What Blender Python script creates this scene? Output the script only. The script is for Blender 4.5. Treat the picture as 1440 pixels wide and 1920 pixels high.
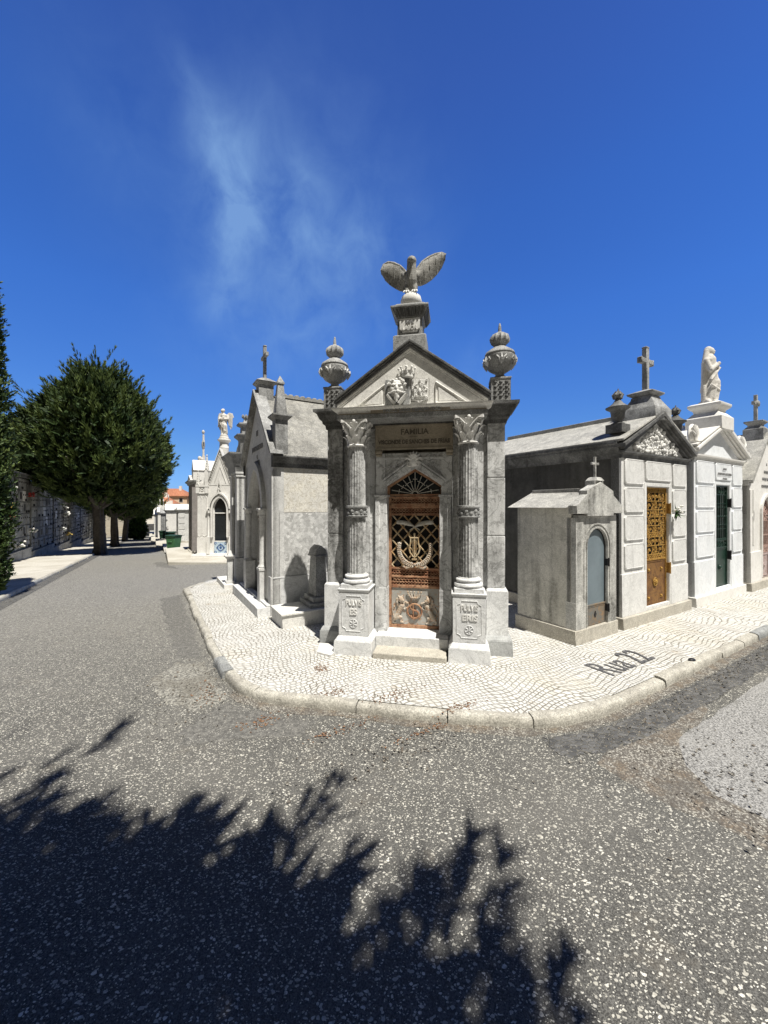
import bpy, bmesh, math, random
from mathutils import Vector, Matrix
R = math.radians; PI = math.pi
sc = bpy.context.scene
for o in list(bpy.data.objects): bpy.data.objects.remove(o)

# ---------------------------------------------------------------- camera
cd = bpy.data.cameras.new('camera'); cam = bpy.data.objects.new('camera', cd); sc.collection.objects.link(cam)
cd.sensor_fit = 'HORIZONTAL'; cd.sensor_width = 36; cd.lens = 18
cam.location = (0, 0, 1.6); cam.rotation_euler = (R(90), 0, 0)
cd.shift_y = -0.0083            # horizon sits a little above the middle of the frame
cd.clip_start = 0.05; cd.clip_end = 3000
sc.camera = cam
# ---------------------------------------------------------------- sun, sky
SUN_AZ, SUN_EL = R(33), R(65)
sd = Vector((math.sin(SUN_AZ)*math.cos(SUN_EL), -math.cos(SUN_AZ)*math.cos(SUN_EL), math.sin(SUN_EL)))
sl = bpy.data.lights.new('sun', 'SUN'); sl.energy = 5.0; sl.angle = R(0.53); sl.color = (1, .955, .87)
so = bpy.data.objects.new('sun', sl); sc.collection.objects.link(so)
so.rotation_euler = sd.to_track_quat('Z', 'Y').to_euler()
w = bpy.data.worlds.new('World'); sc.world = w; w.use_nodes = True
nt = w.node_tree; nt.nodes.clear()
def N(tree, typ, **kw):
    n = tree.nodes.new(typ)
    for k, v in kw.items():
        if k.startswith('_'): setattr(n, k[1:], v)
        else: n.inputs[k].default_value = v
    return n
def mathn(tree, op, a, b=None, c=None, clamp=False):
    n = tree.nodes.new('ShaderNodeMath'); n.operation = op; n.use_clamp = clamp
    for i, x in enumerate((a, b, c)):
        if x is None: continue
        if isinstance(x, (int, float)): n.inputs[i].default_value = x
        else: tree.links.new(x, n.inputs[i])
    return n.outputs[0]
sky = nt.nodes.new('ShaderNodeTexSky'); sky.sky_type = 'NISHITA'; sky.sun_disc = False
sky.sun_elevation = SUN_EL; sky.sun_rotation = R(180)-SUN_AZ; sky.altitude = 100; sky.air_density = 1.0; sky.dust_density = .1; sky.ozone_density = 1.0
gm = nt.nodes.new('ShaderNodeGamma'); gm.inputs[1].default_value = 1.0
hs = nt.nodes.new('ShaderNodeHueSaturation'); hs.inputs['Saturation'].default_value = 1.12; hs.inputs['Value'].default_value = .80
nt.links.new(sky.outputs[0], hs.inputs['Color'])
tc = nt.nodes.new('ShaderNodeTexCoord'); sx = nt.nodes.new('ShaderNodeSeparateXYZ'); nt.links.new(tc.outputs['Generated'], sx.inputs[0])
# thin cirrus: patches on the sky given by compass bearing and elevation (degrees)
az = mathn(nt, 'MULTIPLY', mathn(nt, 'ARCTAN2', sx.outputs[0], sx.outputs[1]), 180/PI)
el = mathn(nt, 'MULTIPLY', mathn(nt, 'ARCSINE', sx.outputs[2]), 180/PI)
tot = None
for (a0, e0, sa, se, rot, amp) in [(-27.5,44.5,2.0,3,35,.20),(-24.5,41.5,2.6,4,30,.50),(-22,38,4.2,5,10,.66),(-21,34.5,3.0,5,0,.75),(-22,29.5,2.6,4.5,0,.50),(-22.5,25.5,3,2.4,0,.45),
                                (-16,38,5.5,5.5,40,.50),(-11,36,4.5,4.5,0,.42),(-4,35.5,4.5,3.6,40,.46),(-5,31.0,5,3.6,20,.36),(-12.5,28.5,6,5,0,.36),(-36,40,8,6,0,.18),(13.5,19,4,3.6,0,.36),(-18,21,9,5,0,.26),(-17,33,14,13,0,.40),(-8,42,14,8,0,.18),(0,31,9,7,30,.30),(-9,24,12,6,0,.26)]:
    da = mathn(nt, 'SUBTRACT', az, a0); de = mathn(nt, 'SUBTRACT', el, e0)
    c, s = math.cos(R(rot)), math.sin(R(rot))
    u = mathn(nt, 'ADD', mathn(nt, 'MULTIPLY', da, c/sa), mathn(nt, 'MULTIPLY', de, s/sa))
    v = mathn(nt, 'ADD', mathn(nt, 'MULTIPLY', da, -s/se), mathn(nt, 'MULTIPLY', de, c/se))
    r2 = mathn(nt, 'ADD', mathn(nt, 'MULTIPLY', u, u), mathn(nt, 'MULTIPLY', v, v))
    g = mathn(nt, 'MULTIPLY', mathn(nt, 'POWER', 2.718, mathn(nt, 'MULTIPLY', r2, -1.0)), amp)
    tot = g if tot is None else mathn(nt, 'ADD', tot, g)
mp = nt.nodes.new('ShaderNodeMapping'); mp.inputs['Scale'].default_value = (2.6, 2.4, 2.2); mp.inputs['Rotation'].default_value = (0, R(12), 0)
nt.links.new(tc.outputs['Generated'], mp.inputs[0])
nz = N(nt, 'ShaderNodeTexNoise', Scale=4.6, Detail=9.0, Roughness=.58, Distortion=.35); nt.links.new(mp.outputs[0], nz.inputs[0])
cn = nt.nodes.new('ShaderNodeMapRange'); cn.inputs[1].default_value = .16; cn.inputs[2].default_value = .82; nt.links.new(nz.outputs[0], cn.inputs[0])
cm = mathn(nt, 'MULTIPLY', tot, cn.outputs[0], clamp=True)
cm = mathn(nt, 'MULTIPLY', cm, .54, clamp=True)
# deeper blue towards the zenith, as a polarised phone picture keeps it
gr = nt.nodes.new('ShaderNodeMapRange'); gr.inputs[1].default_value = 5; gr.inputs[2].default_value = 55; gr.inputs[3].default_value = 1.0; gr.inputs[4].default_value = .62
nt.links.new(el, gr.inputs[0])
vm = nt.nodes.new('ShaderNodeVectorMath'); vm.operation = 'SCALE'; nt.links.new(hs.outputs[0], vm.inputs[0]); nt.links.new(gr.outputs[0], vm.inputs['Scale'])
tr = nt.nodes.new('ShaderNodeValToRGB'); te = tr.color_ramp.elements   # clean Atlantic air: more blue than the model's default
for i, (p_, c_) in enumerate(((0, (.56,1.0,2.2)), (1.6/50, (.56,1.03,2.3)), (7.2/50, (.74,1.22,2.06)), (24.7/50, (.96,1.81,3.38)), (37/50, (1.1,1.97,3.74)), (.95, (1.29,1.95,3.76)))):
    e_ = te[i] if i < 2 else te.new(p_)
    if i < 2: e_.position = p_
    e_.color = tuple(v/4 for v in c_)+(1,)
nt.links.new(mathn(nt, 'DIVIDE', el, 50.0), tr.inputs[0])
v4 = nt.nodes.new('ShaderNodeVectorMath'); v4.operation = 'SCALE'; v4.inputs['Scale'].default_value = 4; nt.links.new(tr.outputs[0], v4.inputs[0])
# out-of-view sky, behind and overhead, made dimmer and less blue to cut fill light
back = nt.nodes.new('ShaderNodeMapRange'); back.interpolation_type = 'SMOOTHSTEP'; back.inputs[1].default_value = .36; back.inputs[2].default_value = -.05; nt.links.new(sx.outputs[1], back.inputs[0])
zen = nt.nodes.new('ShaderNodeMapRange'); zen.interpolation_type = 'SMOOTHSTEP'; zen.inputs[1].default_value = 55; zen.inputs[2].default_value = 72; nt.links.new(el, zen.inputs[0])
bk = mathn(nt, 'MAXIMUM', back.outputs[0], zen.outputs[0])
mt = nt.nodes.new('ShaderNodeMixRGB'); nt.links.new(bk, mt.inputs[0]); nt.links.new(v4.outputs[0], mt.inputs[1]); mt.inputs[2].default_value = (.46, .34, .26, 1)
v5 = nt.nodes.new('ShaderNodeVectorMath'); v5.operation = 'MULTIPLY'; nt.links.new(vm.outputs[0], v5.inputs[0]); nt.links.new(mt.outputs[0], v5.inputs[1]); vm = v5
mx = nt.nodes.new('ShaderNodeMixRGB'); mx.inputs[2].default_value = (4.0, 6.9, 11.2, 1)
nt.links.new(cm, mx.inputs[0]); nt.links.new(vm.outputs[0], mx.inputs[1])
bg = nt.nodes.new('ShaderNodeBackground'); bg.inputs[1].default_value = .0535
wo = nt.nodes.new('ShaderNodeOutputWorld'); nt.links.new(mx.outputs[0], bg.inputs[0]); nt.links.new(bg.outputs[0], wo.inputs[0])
# ---------------------------------------------------------------- exposure
sc.render.engine = 'CYCLES'
sc.view_settings.view_transform = 'Standard'; sc.view_settings.look = 'None'; sc.view_settings.gamma = 1; sc.view_settings.exposure = 0.48
sc.cycles.max_bounces = 5; sc.cycles.diffuse_bounces = 3
sc.render.resolution_x = 768; sc.render.resolution_y = 1024

# ================================================================ helpers
class MB:
    """collects shapes, then links them as one mesh object"""
    def __init__(s): s.v = []; s.f = []; s.mi = []; s.m = 0
    def add(s, vs, fs):
        b = len(s.v); s.v.extend(vs)
        for f in fs: s.f.append(tuple(b+i for i in f)); s.mi.append(s.m)
        return s
    def hexa(s, p): return s.add(p, [(0,3,2,1),(4,5,6,7),(0,1,5,4),(1,2,6,5),(2,3,7,6),(3,0,4,7)])
    def box(s, x0, x1, y0, y1, z0, z1):
        return s.hexa([(x0,y0,z0),(x1,y0,z0),(x1,y1,z0),(x0,y1,z0),(x0,y0,z1),(x1,y0,z1),(x1,y1,z1),(x0,y1,z1)])
    def frus(s, a, z0, b, z1):   # a, b = (x0,x1,y0,y1)
        return s.hexa([(a[0],a[2],z0),(a[1],a[2],z0),(a[1],a[3],z0),(a[0],a[3],z0),(b[0],b[2],z1),(b[1],b[2],z1),(b[1],b[3],z1),(b[0],b[3],z1)])
    def pxz(s, poly, y0, y1):
        n = len(poly)
        return s.add([(x,y0,z) for x,z in poly]+[(x,y1,z) for x,z in poly], [tuple(range(n)), tuple(range(2*n-1,n-1,-1))]+[(i,(i+1)%n,n+(i+1)%n,n+i) for i in range(n)])
    def pyz(s, poly, x0, x1):
        n = len(poly)
        return s.add([(x0,y,z) for y,z in poly]+[(x1,y,z) for y,z in poly], [tuple(range(n)), tuple(range(2*n-1,n-1,-1))]+[(i,(i+1)%n,n+(i+1)%n,n+i) for i in range(n)])
    def pxy(s, poly, z0, z1):
        n = len(poly)
        return s.add([(x,y,z0) for x,y in poly]+[(x,y,z1) for x,y in poly], [tuple(range(n)), tuple(range(2*n-1,n-1,-1))]+[(i,(i+1)%n,n+(i+1)%n,n+i) for i in range(n)])
    def lathe(s, cx, cy, prof, seg=24, fl=0, fd=0, ph=0, fz=None):
        vs = []; fs = []
        for (r, z) in prof:
            for k in range(seg):
                a = 2*PI*k/seg+ph; rr = r
                if fl and (fz is None or fz[0] <= z <= fz[1]): rr = r*(1-fd*abs(math.sin(a*fl/2))**.6) if fd > 0 else r*(1+fd*(1-abs(math.sin(a*fl/2))))
                vs.append((cx+rr*math.cos(a), cy+rr*math.sin(a), z))
        m = len(prof)
        for j in range(m-1):
            for k in range(seg):
                k2 = (k+1) % seg; fs.append((j*seg+k, j*seg+k2, (j+1)*seg+k2, (j+1)*seg+k))
        fs.append(tuple(range(seg-1,-1,-1))); fs.append(tuple((m-1)*seg+k for k in range(seg)))
        return s.add(vs, fs)
    def sq(s, cx, cy, prof):     # square-plan stack of (half width, z)
        return s.lathe(cx, cy, [(r*math.sqrt(2), z) for r, z in prof], 4, ph=PI/4)
    def tube(s, pts, r, seg=6, closed=False, flat=1.0):
        pts = [Vector(p) for p in pts]; n = len(pts); vs = []; fs = []
        for i, p in enumerate(pts):
            a = pts[(i-1) % n] if (closed or i > 0) else p; b = pts[(i+1) % n] if (closed or i < n-1) else p
            d = (b-a).normalized() if (b-a).length > 1e-9 else Vector((0,0,1))
            u = d.cross(Vector((0,1,0)))
            if u.length < .2: u = d.cross(Vector((1,0,0)))
            u.normalize(); q = d.cross(u).normalized()
            rr = r[i] if isinstance(r, (list, tuple)) else r
            for k in range(seg):
                t = 2*PI*k/seg; vs.append(tuple(p+u*rr*math.cos(t)+q*rr*flat*math.sin(t)))
        for i in range(n if closed else n-1):
            j = (i+1) % n
            for k in range(seg):
                k2 = (k+1) % seg; fs.append((i*seg+k, i*seg+k2, j*seg+k2, j*seg+k))
        if not closed: fs.append(tuple(range(seg-1,-1,-1))); fs.append(tuple((n-1)*seg+k for k in range(seg)))
        return s.add(vs, fs)
    def ring(s, c, R_, r, n=16, seg=5, a0=0, a1=2*PI):   # ring in the xz plane
        full = abs(a1-a0-2*PI) < 1e-6; m = n if full else n+1
        return s.tube([(c[0]+R_*math.cos(a0+(a1-a0)*i/n), c[1], c[2]+R_*math.sin(a0+(a1-a0)*i/n)) for i in range(m)], r, seg, full)
    def spiral(s, c, R_, r, turns=1.6, sgn=1, a0=0, n=18, shrink=.85, seg=5):
        pts = []; rs = []
        for i in range(n+1):
            f = i/n; a = a0+sgn*turns*2*PI*f; q = R_*(1-shrink*f)
            pts.append((c[0]+q*math.cos(a), c[1], c[2]+q*math.sin(a))); rs.append(r*(1-.3*f))
        return s.tube(pts, rs, seg)
    def blob(s, c, rx, ry, rz, seg=10, rings=6, rot=None):
        vs = [(0,0,-1)]; fs = []
        for i in range(1, rings):
            p = -PI/2+PI*i/rings
            for k in range(seg):
                a = 2*PI*k/seg; vs.append((math.cos(p)*math.cos(a), math.cos(p)*math.sin(a), math.sin(p)))
        vs.append((0,0,1)); top = len(vs)-1
        for k in range(seg):
            k2 = (k+1) % seg; fs.append((0, 1+k2, 1+k)); fs.append((top, 1+(rings-2)*seg+k, 1+(rings-2)*seg+k2))
            for i in range(rings-2): fs.append((1+i*seg+k, 1+i*seg+k2, 1+(i+1)*seg+k2, 1+(i+1)*seg+k))
        out = []
        for v in vs:
            p = Vector((v[0]*rx, v[1]*ry, v[2]*rz))
            if rot: p = rot @ p
            out.append((p.x+c[0], p.y+c[1], p.z+c[2]))
        return s.add(out, fs)
    def caps(s, p0, r0, p1, r1, n=5):   # chain of balls, to be voxel-merged
        for i in range(n+1):
            f = i/n; r = r0+(r1-r0)*f
            s.blob([p0[j]+(p1[j]-p0[j])*f for j in range(3)], r, r, r, 10, 7)
        return s
    def mould(s, path, prof, closed=False):  # path in xy, outward = to the right of travel; prof = [(out, z)]
        n = len(path); P = [Vector((p[0], p[1])) for p in path]; dirs = []
        for i in range(n):
            a = P[i-1] if (closed or i > 0) else None; b = P[(i+1) % n] if (closed or i < n-1) else None
            n1 = n2 = None
            if a is not None: d = (P[i]-a).normalized(); n1 = Vector((d.y, -d.x))
            if b is not None: d = (b-P[i]).normalized(); n2 = Vector((d.y, -d.x))
            if n1 is None: dirs.append(n2)
            elif n2 is None: dirs.append(n1)
            else:
                m = (n1+n2).normalized(); dirs.append(m/max(.3, m.dot(n1)))
        vs = []; k = len(prof)
        for i in range(n):
            for (o, z) in prof: q = P[i]+dirs[i]*o; vs.append((q.x, q.y, z))
        fs = []
        for i in range(n if closed else n-1):
            j = (i+1) % n
            for c in range(k): c2 = (c+1) % k; fs.append((i*k+c, j*k+c, j*k+c2, i*k+c2))
        if not closed: fs.append(tuple(range(k))); fs.append(tuple((n-1)*k+c for c in range(k-1,-1,-1)))
        return s.add(vs, fs)
    def chev(s, w, z0, zap, t0, t1, y0, y1, cx=0):   # gable-shaped band, vertical thickness t0..t1
        return s.pxz([(cx-w,z0+t0),(cx,zap+t0),(cx+w,z0+t0),(cx+w,z0+t1),(cx,zap+t1),(cx-w,z0+t1)], y0, y1)
    def panel(s, x0, x1, z0, z1, y, d=.012, c=.03, b=.012):
        def oct_(x0,x1,z0,z1,c): return [(x0+c,z0),(x1-c,z0),(x1,z0+c),(x1,z1-c),(x1-c,z1),(x0+c,z1),(x0,z1-c),(x0,z0+c)]
        s.pxz(oct_(x0,x1,z0,z1,c), y-d, y+.004)
        q = oct_(x0+b,x1-b,z0+b,z1-b,c*.8); s.tube([(a_,y-d,c_) for a_, c_ in q], b*.42, 4, True)
        return s
    def mesh(s, name):
        me = bpy.data.meshes.new(name); me.from_pydata([tuple(v) for v in s.v], [], s.f)
        me.polygons.foreach_set('material_index', s.mi); me.update(); return me
    def build(s, name, mat, parent=None, smooth=True, bevel=0, fix=True, ang=38):
        me = s.mesh(name)
        if fix:
            bm = bmesh.new(); bm.from_mesh(me); bmesh.ops.recalc_face_normals(bm, faces=bm.faces); bm.to_mesh(me); bm.free()
        for m in (mat if isinstance(mat, (list, tuple)) else [mat]): me.materials.append(m)
        if smooth:
            me.polygons.foreach_set('use_smooth', [True]*len(me.polygons)); me.set_sharp_from_angle(angle=R(ang))
        o = bpy.data.objects.new(name, me); sc.collection.objects.link(o)
        if parent: o.parent = parent
        if bevel:
            b = o.modifiers.new('bevel', 'BEVEL'); b.width = bevel; b.segments = 1; b.limit_method = 'ANGLE'; b.angle_limit = R(40)
        return o
    def merged(s, name, mat, parent=None, voxel=.015, it=3):   # one continuous surface
        me = s.mesh(name); o = bpy.data.objects.new(name, me); sc.collection.objects.link(o)
        r = o.modifiers.new('r', 'REMESH'); r.mode = 'VOXEL'; r.voxel_size = voxel; r.use_smooth_shade = True
        sm = o.modifiers.new('s', 'SMOOTH'); sm.iterations = it; sm.factor = .5
        dg = bpy.context.evaluated_depsgraph_get(); m2 = bpy.data.meshes.new_from_object(o.evaluated_get(dg)); m2.name = name
        o.modifiers.clear(); o.data = m2; bpy.data.meshes.remove(me)
        m2.materials.clear(); m2.materials.append(mat); m2.polygons.foreach_set('use_smooth', [True]*len(m2.polygons))
        if parent: o.parent = parent
        return o
def thing(name, label, cat, loc=(0,0,0), rz=0, group=None):
    o = bpy.data.objects.new(name, None); sc.collection.objects.link(o); o.location = loc; o.rotation_euler = (0,0,rz)
    o.empty_display_size = .2; o['label'] = label; o['category'] = cat
    if group: o['group'] = group
    return o
def tag(o, label, cat, group=None):
    o['label'] = label; o['category'] = cat
    if group: o['group'] = group
    return o
def struct(o): o['kind'] = 'structure'; return o
def kids(o, acc={}):
    return [c for c in bpy.data.objects if c.parent is o]
def dup(root, loc, rz=None, label=None, scale=None):
    def cp(o, par):
        c = o.copy(); sc.collection.objects.link(c)
        if par: c.parent = par
        for ch in KID.get(o, []): cp(ch, c)
        return c
    KID = {}
    for o in list(bpy.data.objects):
        if o.parent: KID.setdefault(o.parent, []).append(o)
    r = cp(root, None); r.location = loc
    if rz is not None: r.rotation_euler = (0,0,rz)
    if scale: r.scale = (scale,)*3 if isinstance(scale, (int,float)) else scale
    if label: r['label'] = label
    return r
def text(s_, size, x, y, z, mat, parent, name='lettering', depth=.004, bold=0, xs=1.0, align='CENTER', flat=False, rz=0):
    cu = bpy.data.curves.new('t', 'FONT'); cu.body = s_; cu.size = size; cu.extrude = depth; cu.offset = bold; cu.align_x = align; cu.resolution_u = 3
    t = bpy.data.objects.new('t', cu); sc.collection.objects.link(t)
    dg = bpy.context.evaluated_depsgraph_get(); me = bpy.data.meshes.new_from_object(t.evaluated_get(dg)); me.name = name
    bpy.data.objects.remove(t); bpy.data.curves.remove(cu)
    M = Matrix.Translation((x,y,z)) @ (Matrix.Rotation(rz, 4, 'Z') if flat else Matrix.Rotation(PI/2, 4, 'X')) @ Matrix.Diagonal((xs,1,1,1))
    me.transform(M); me.materials.clear(); me.materials.append(mat)
    o = bpy.data.objects.new(name, me); sc.collection.objects.link(o)
    if parent: o.parent = parent
    return o
# street frame: t runs along the right-hand street, n along the left-hand street
CT, ST = .8563, .5165
def W(t, n, z=0): return (CT*t-ST*n, ST*t+CT*n, z)
def gz(n): return 0 if n < 8 else (-.047*(n-8) if n < 100 else -.047*92)
AR, AL, AW = R(31.1), R(31.1-90), R(31.1+90)

# ================================================================ materials
def newmat(name):
    m = bpy.data.materials.new(name); m.use_nodes = True; t = m.node_tree; t.nodes.clear()
    out = t.nodes.new('ShaderNodeOutputMaterial'); b = t.nodes.new('ShaderNodeBsdfPrincipled'); t.links.new(b.outputs[0], out.inputs[0])
    b.inputs['Roughness'].default_value = .8
    try: b.inputs['Specular IOR Level'].default_value = .3
    except Exception: pass
    return m, t, b
def wpos(t, scale=(1,1,1), rot=0):
    g = t.nodes.new('ShaderNodeNewGeometry'); m = t.nodes.new('ShaderNodeMapping'); m.inputs['Scale'].default_value = scale; m.inputs['Rotation'].default_value = (0,0,rot)
    t.links.new(g.outputs['Position'], m.inputs[0]); return m.outputs[0]
def noise(t, vec, scale, detail=5, rough=.55, dist=0):
    n = N(t, 'ShaderNodeTexNoise', Scale=scale, Detail=detail, Roughness=rough, Distortion=dist); t.links.new(vec, n.inputs['Vector']); return n.outputs[0]
def rampf(t, x, a, b, lo=0.0, hi=1.0):
    n = t.nodes.new('ShaderNodeMapRange'); n.interpolation_type = 'SMOOTHSTEP'
    for i, q in enumerate((a, b, lo, hi)): n.inputs[i+1].default_value = q
    t.links.new(x, n.inputs[0]); return n.outputs[0]
def mix(t, f, a, b, mode='MIX'):
    n = t.nodes.new('ShaderNodeMixRGB'); n.blend_type = mode
    for i, x in enumerate((f, a, b)):
        if isinstance(x, (int, float)): n.inputs[i].default_value = x if i == 0 else (x,x,x,1)
        elif isinstance(x, tuple): n.inputs[i].default_value = (*x, 1)
        else: t.links.new(x, n.inputs[i])
    return n.outputs[0]
def bump(t, b, h, strength=.3, dist=.01, prev=None):
    n = t.nodes.new('ShaderNodeBump'); n.inputs['Strength'].default_value = strength; n.inputs['Distance'].default_value = dist
    t.links.new(h, n.inputs['Height'])
    if prev: t.links.new(prev, n.inputs['Normal'])
    t.links.new(n.outputs[0], b.inputs['Normal']); return n.outputs[0]
def stone(name, base, alt, vein=(.2,.2,.19), va=.5, vs=3.0, stain=(.065,.064,.06), sa=0.0, s0=.45, s1=.7, streak=.25, mot=0, rough=.75, bs=.25, spk=.25):
    m, t, b = newmat(name); p = wpos(t)
    c = mix(t, rampf(t, noise(t, p, vs, 7, .68, .6), .38, .62), base, alt)
    vn = noise(t, p, vs*1.7, 5, .6, 1.6)
    v = rampf(t, mathn(t, 'ABSOLUTE', mathn(t, 'SUBTRACT', vn, .5)), .0, .045, 1, 0)
    c = mix(t, mathn(t, 'MULTIPLY', v, va), c, vein)
    if mot:
        vo = N(t, 'ShaderNodeTexVoronoi', Scale=22.0); pd = N(t, 'ShaderNodeTexNoise', Scale=9.0, Detail=3.0)
        t.links.new(p, pd.inputs['Vector']); t.links.new(mix(t, .12, p, pd.outputs[1], 'ADD'), vo.inputs['Vector'])
        sp = t.nodes.new('ShaderNodeSeparateXYZ'); t.links.new(vo.outputs['Color'], sp.inputs[0])
        c = mix(t, mathn(t, 'MULTIPLY', sp.outputs[0], mot), c, (.33,.33,.32))
    if sa:
        sn = noise(t, p, 2.2, 7, .68, .4); st = noise(t, wpos(t, (7,7,.7)), 1.0, 5, .6)
        k = mathn(t, 'ADD', mathn(t, 'MULTIPLY', sn, 1-streak), mathn(t, 'MULTIPLY', st, streak))
        k = rampf(t, k, s0, s1); fine = rampf(t, noise(t, p, 30, 4, .7), .3, .62, .45, 1)
        c = mix(t, mathn(t, 'MULTIPLY', mathn(t, 'MULTIPLY', k, fine), sa), c, stain)
    sp2 = rampf(t, noise(t, p, 90, 3, .7), .35, .7, 1-spk*.6, 1+spk*.35)
    c = mix(t, 1.0, c, sp2, 'MULTIPLY')
    # damp green-brown splash at the foot of the walls
    t.links.new(c, b.inputs['Base Color']); b.inputs['Roughness'].default_value = rough
    bump(t, b, mathn(t, 'ADD', noise(t, p, 60, 4, .7), mathn(t, 'MULTIPLY', noise(t, p, 6, 4, .6), 1.5)), bs, .006)
    return m
M = {}
M['marble'] = stone('grey_marble', (.74,.745,.74), (.60,.605,.60), (.16,.16,.155), .55, 2.6, sa=.62, s0=.46, s1=.66, streak=.5)
M['marblehi'] = stone('stained_marble', (.68,.685,.68), (.48,.485,.48), (.12,.12,.118), .6, 3.2, sa=.85, s0=.40, s1=.58, streak=.55)
M['dado'] = stone('dado_marble', (.74,.745,.74), (.62,.627,.63), (.36,.365,.36), .4, 2.6, sa=.35, s0=.5, s1=.75, streak=.4)
M['granite'] = stone('grey_base_stone', (.46,.47,.465), (.35,.36,.36), (.17,.17,.17), .3, 5, sa=.35, s0=.45, s1=.7, bs=.6)
M['tymp'] = stone('pale_limestone', (.76,.75,.71), (.68,.67,.64), (.35,.34,.32), .35, 3, sa=.25, s0=.52, s1=.75)
M['relief'] = stone('relief_limestone', (.80,.795,.77), (.70,.695,.67), (.3,.3,.28), .25, 5, sa=.35, s0=.5, s1=.66)
M['dark'] = stone('black_lichen_stone', (.13,.131,.13), (.24,.242,.24), (.05,.05,.046), .3, 5, stain=(.03,.029,.026), sa=.7, s0=.4, s1=.6, spk=.6, bs=.5)
M['mid'] = stone('lichen_grey_stone', (.44,.445,.44), (.30,.303,.30), (.12,.12,.117), .4, 6, stain=(.085,.084,.08), sa=.72, s0=.46, s1=.62, spk=.6, bs=.5)
M['ochre'] = stone('ochre_stained_lintel', (.36,.315,.245), (.28,.245,.19), (.16,.13,.09), .3, 4, sa=.3)
M['cream'] = stone('cream_veined_limestone', (.76,.735,.66), (.66,.645,.60), (.40,.36,.28), .75, 5.5, sa=.1, s0=.6, s1=.8)
M['mottled'] = stone('mottled_grey_limestone', (.76,.76,.745), (.64,.64,.63), (.40,.40,.39), .5, 8, mot=.85)
M['leftwall'] = stone('smooth_grey_limestone', (.66,.66,.645), (.56,.56,.548), (.3,.3,.29), .35, 3, sa=.2, s0=.5, s1=.8)
M['roofl'] = stone('weathered_roof_stone', (.42,.41,.37), (.27,.265,.245), (.15,.148,.135), .4, 12, stain=(.10,.098,.088), sa=.6, s0=.42, s1=.62, spk=.7, mot=.35, bs=.6)
M['roofr'] = stone('pale_slab_roof', (.52,.51,.47), (.38,.375,.35), (.2,.2,.19), .5, 5, sa=.5, s0=.5, s1=.7, spk=.6)
M['front1'] = stone('weathered_white_limestone', (.74,.74,.725), (.66,.66,.645), (.36,.36,.35), .3, 3, sa=.4, s0=.55, s1=.72, streak=.6)
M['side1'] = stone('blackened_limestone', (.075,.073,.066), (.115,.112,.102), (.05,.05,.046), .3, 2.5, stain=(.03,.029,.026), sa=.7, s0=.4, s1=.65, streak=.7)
M['white'] = stone('white_marble', (.78,.80,.82), (.72,.745,.77), (.5,.52,.54), .3, 2.5, stain=(.36,.36,.34), sa=.4, s0=.48, s1=.72, streak=.7, bs=.15, spk=.12)
M['whitew'] = stone('warm_white_marble', (.76,.75,.72), (.68,.67,.64), (.45,.42,.38), .25, 3, bs=.12, spk=.1)
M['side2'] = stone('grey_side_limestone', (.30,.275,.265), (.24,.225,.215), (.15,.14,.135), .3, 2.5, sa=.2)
M['small'] = stone('small_tomb_limestone', (.64,.635,.60), (.50,.497,.47), (.22,.22,.2), .35, 4, stain=(.075,.073,.065), sa=.85, s0=.45, s1=.63, streak=.5, spk=.5)
M['smallside'] = stone('streaked_side_limestone', (.70,.68,.61), (.58,.565,.50), (.28,.27,.23), .3, 2, stain=(.10,.096,.085), sa=.75, s0=.46, s1=.68, streak=.75, spk=.4)
M['plinth'] = stone('beige_plinth_stone', (.55,.52,.45), (.45,.425,.37), (.3,.27,.22), .4, 5, sa=.3, s0=.5, s1=.75, spk=.5)
M['kerb'] = stone('worn_kerb_stone', (.56,.54,.475), (.43,.41,.36), (.24,.23,.2), .45, 5, stain=(.17,.16,.14), sa=.5, s0=.47, s1=.68, spk=.6, bs=.8)
M['kerbg'] = stone('worn_grey_kerb_stone', (.40,.41,.40), (.28,.29,.29), (.16,.16,.16), .6, 5, sa=.3, spk=.5, bs=.8)
M['statue'] = stone('statue_marble', (.64,.62,.58), (.55,.53,.50), (.4,.38,.35), .15, 4, sa=.2, s0=.55, s1=.75, bs=.15)
M['eagle'] = stone('weathered_statue_stone', (.42,.415,.39), (.29,.285,.265), (.08,.078,.068), .4, 9, stain=(.05,.048,.042), sa=.65, s0=.45, s1=.6, spk=.6, bs=.6)
M['gothic'] = stone('gothic_white_limestone', (.78,.77,.74), (.70,.69,.66), (.42,.4,.36), .2, 3, sa=.15, s0=.55, s1=.75, spk=.2)
M['colum'] = stone('columbarium_marble', (.27,.27,.255), (.17,.17,.16), (.08,.08,.075), .5, 1.6, stain=(.035,.034,.03), sa=.75, s0=.45, s1=.62, streak=.5)
M['plate'] = stone('niche_marble', (.44,.44,.42), (.27,.27,.26), (.14,.14,.135), .5, 1.2, sa=.6, s0=.46, s1=.62, streak=.4)
def plain(name, col, rough=.7, metal=0, var=.25, sc_=20):
    m, t, b = newmat(name); p = wpos(t)
    c = mix(t, 1.0, col, rampf(t, noise(t, p, sc_, 5, .65), .3, .7, 1-var, 1+var), 'MULTIPLY')
    t.links.new(c, b.inputs['Base Color']); b.inputs['Roughness'].default_value = rough; b.inputs['Metallic'].default_value = metal
    return m
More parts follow.
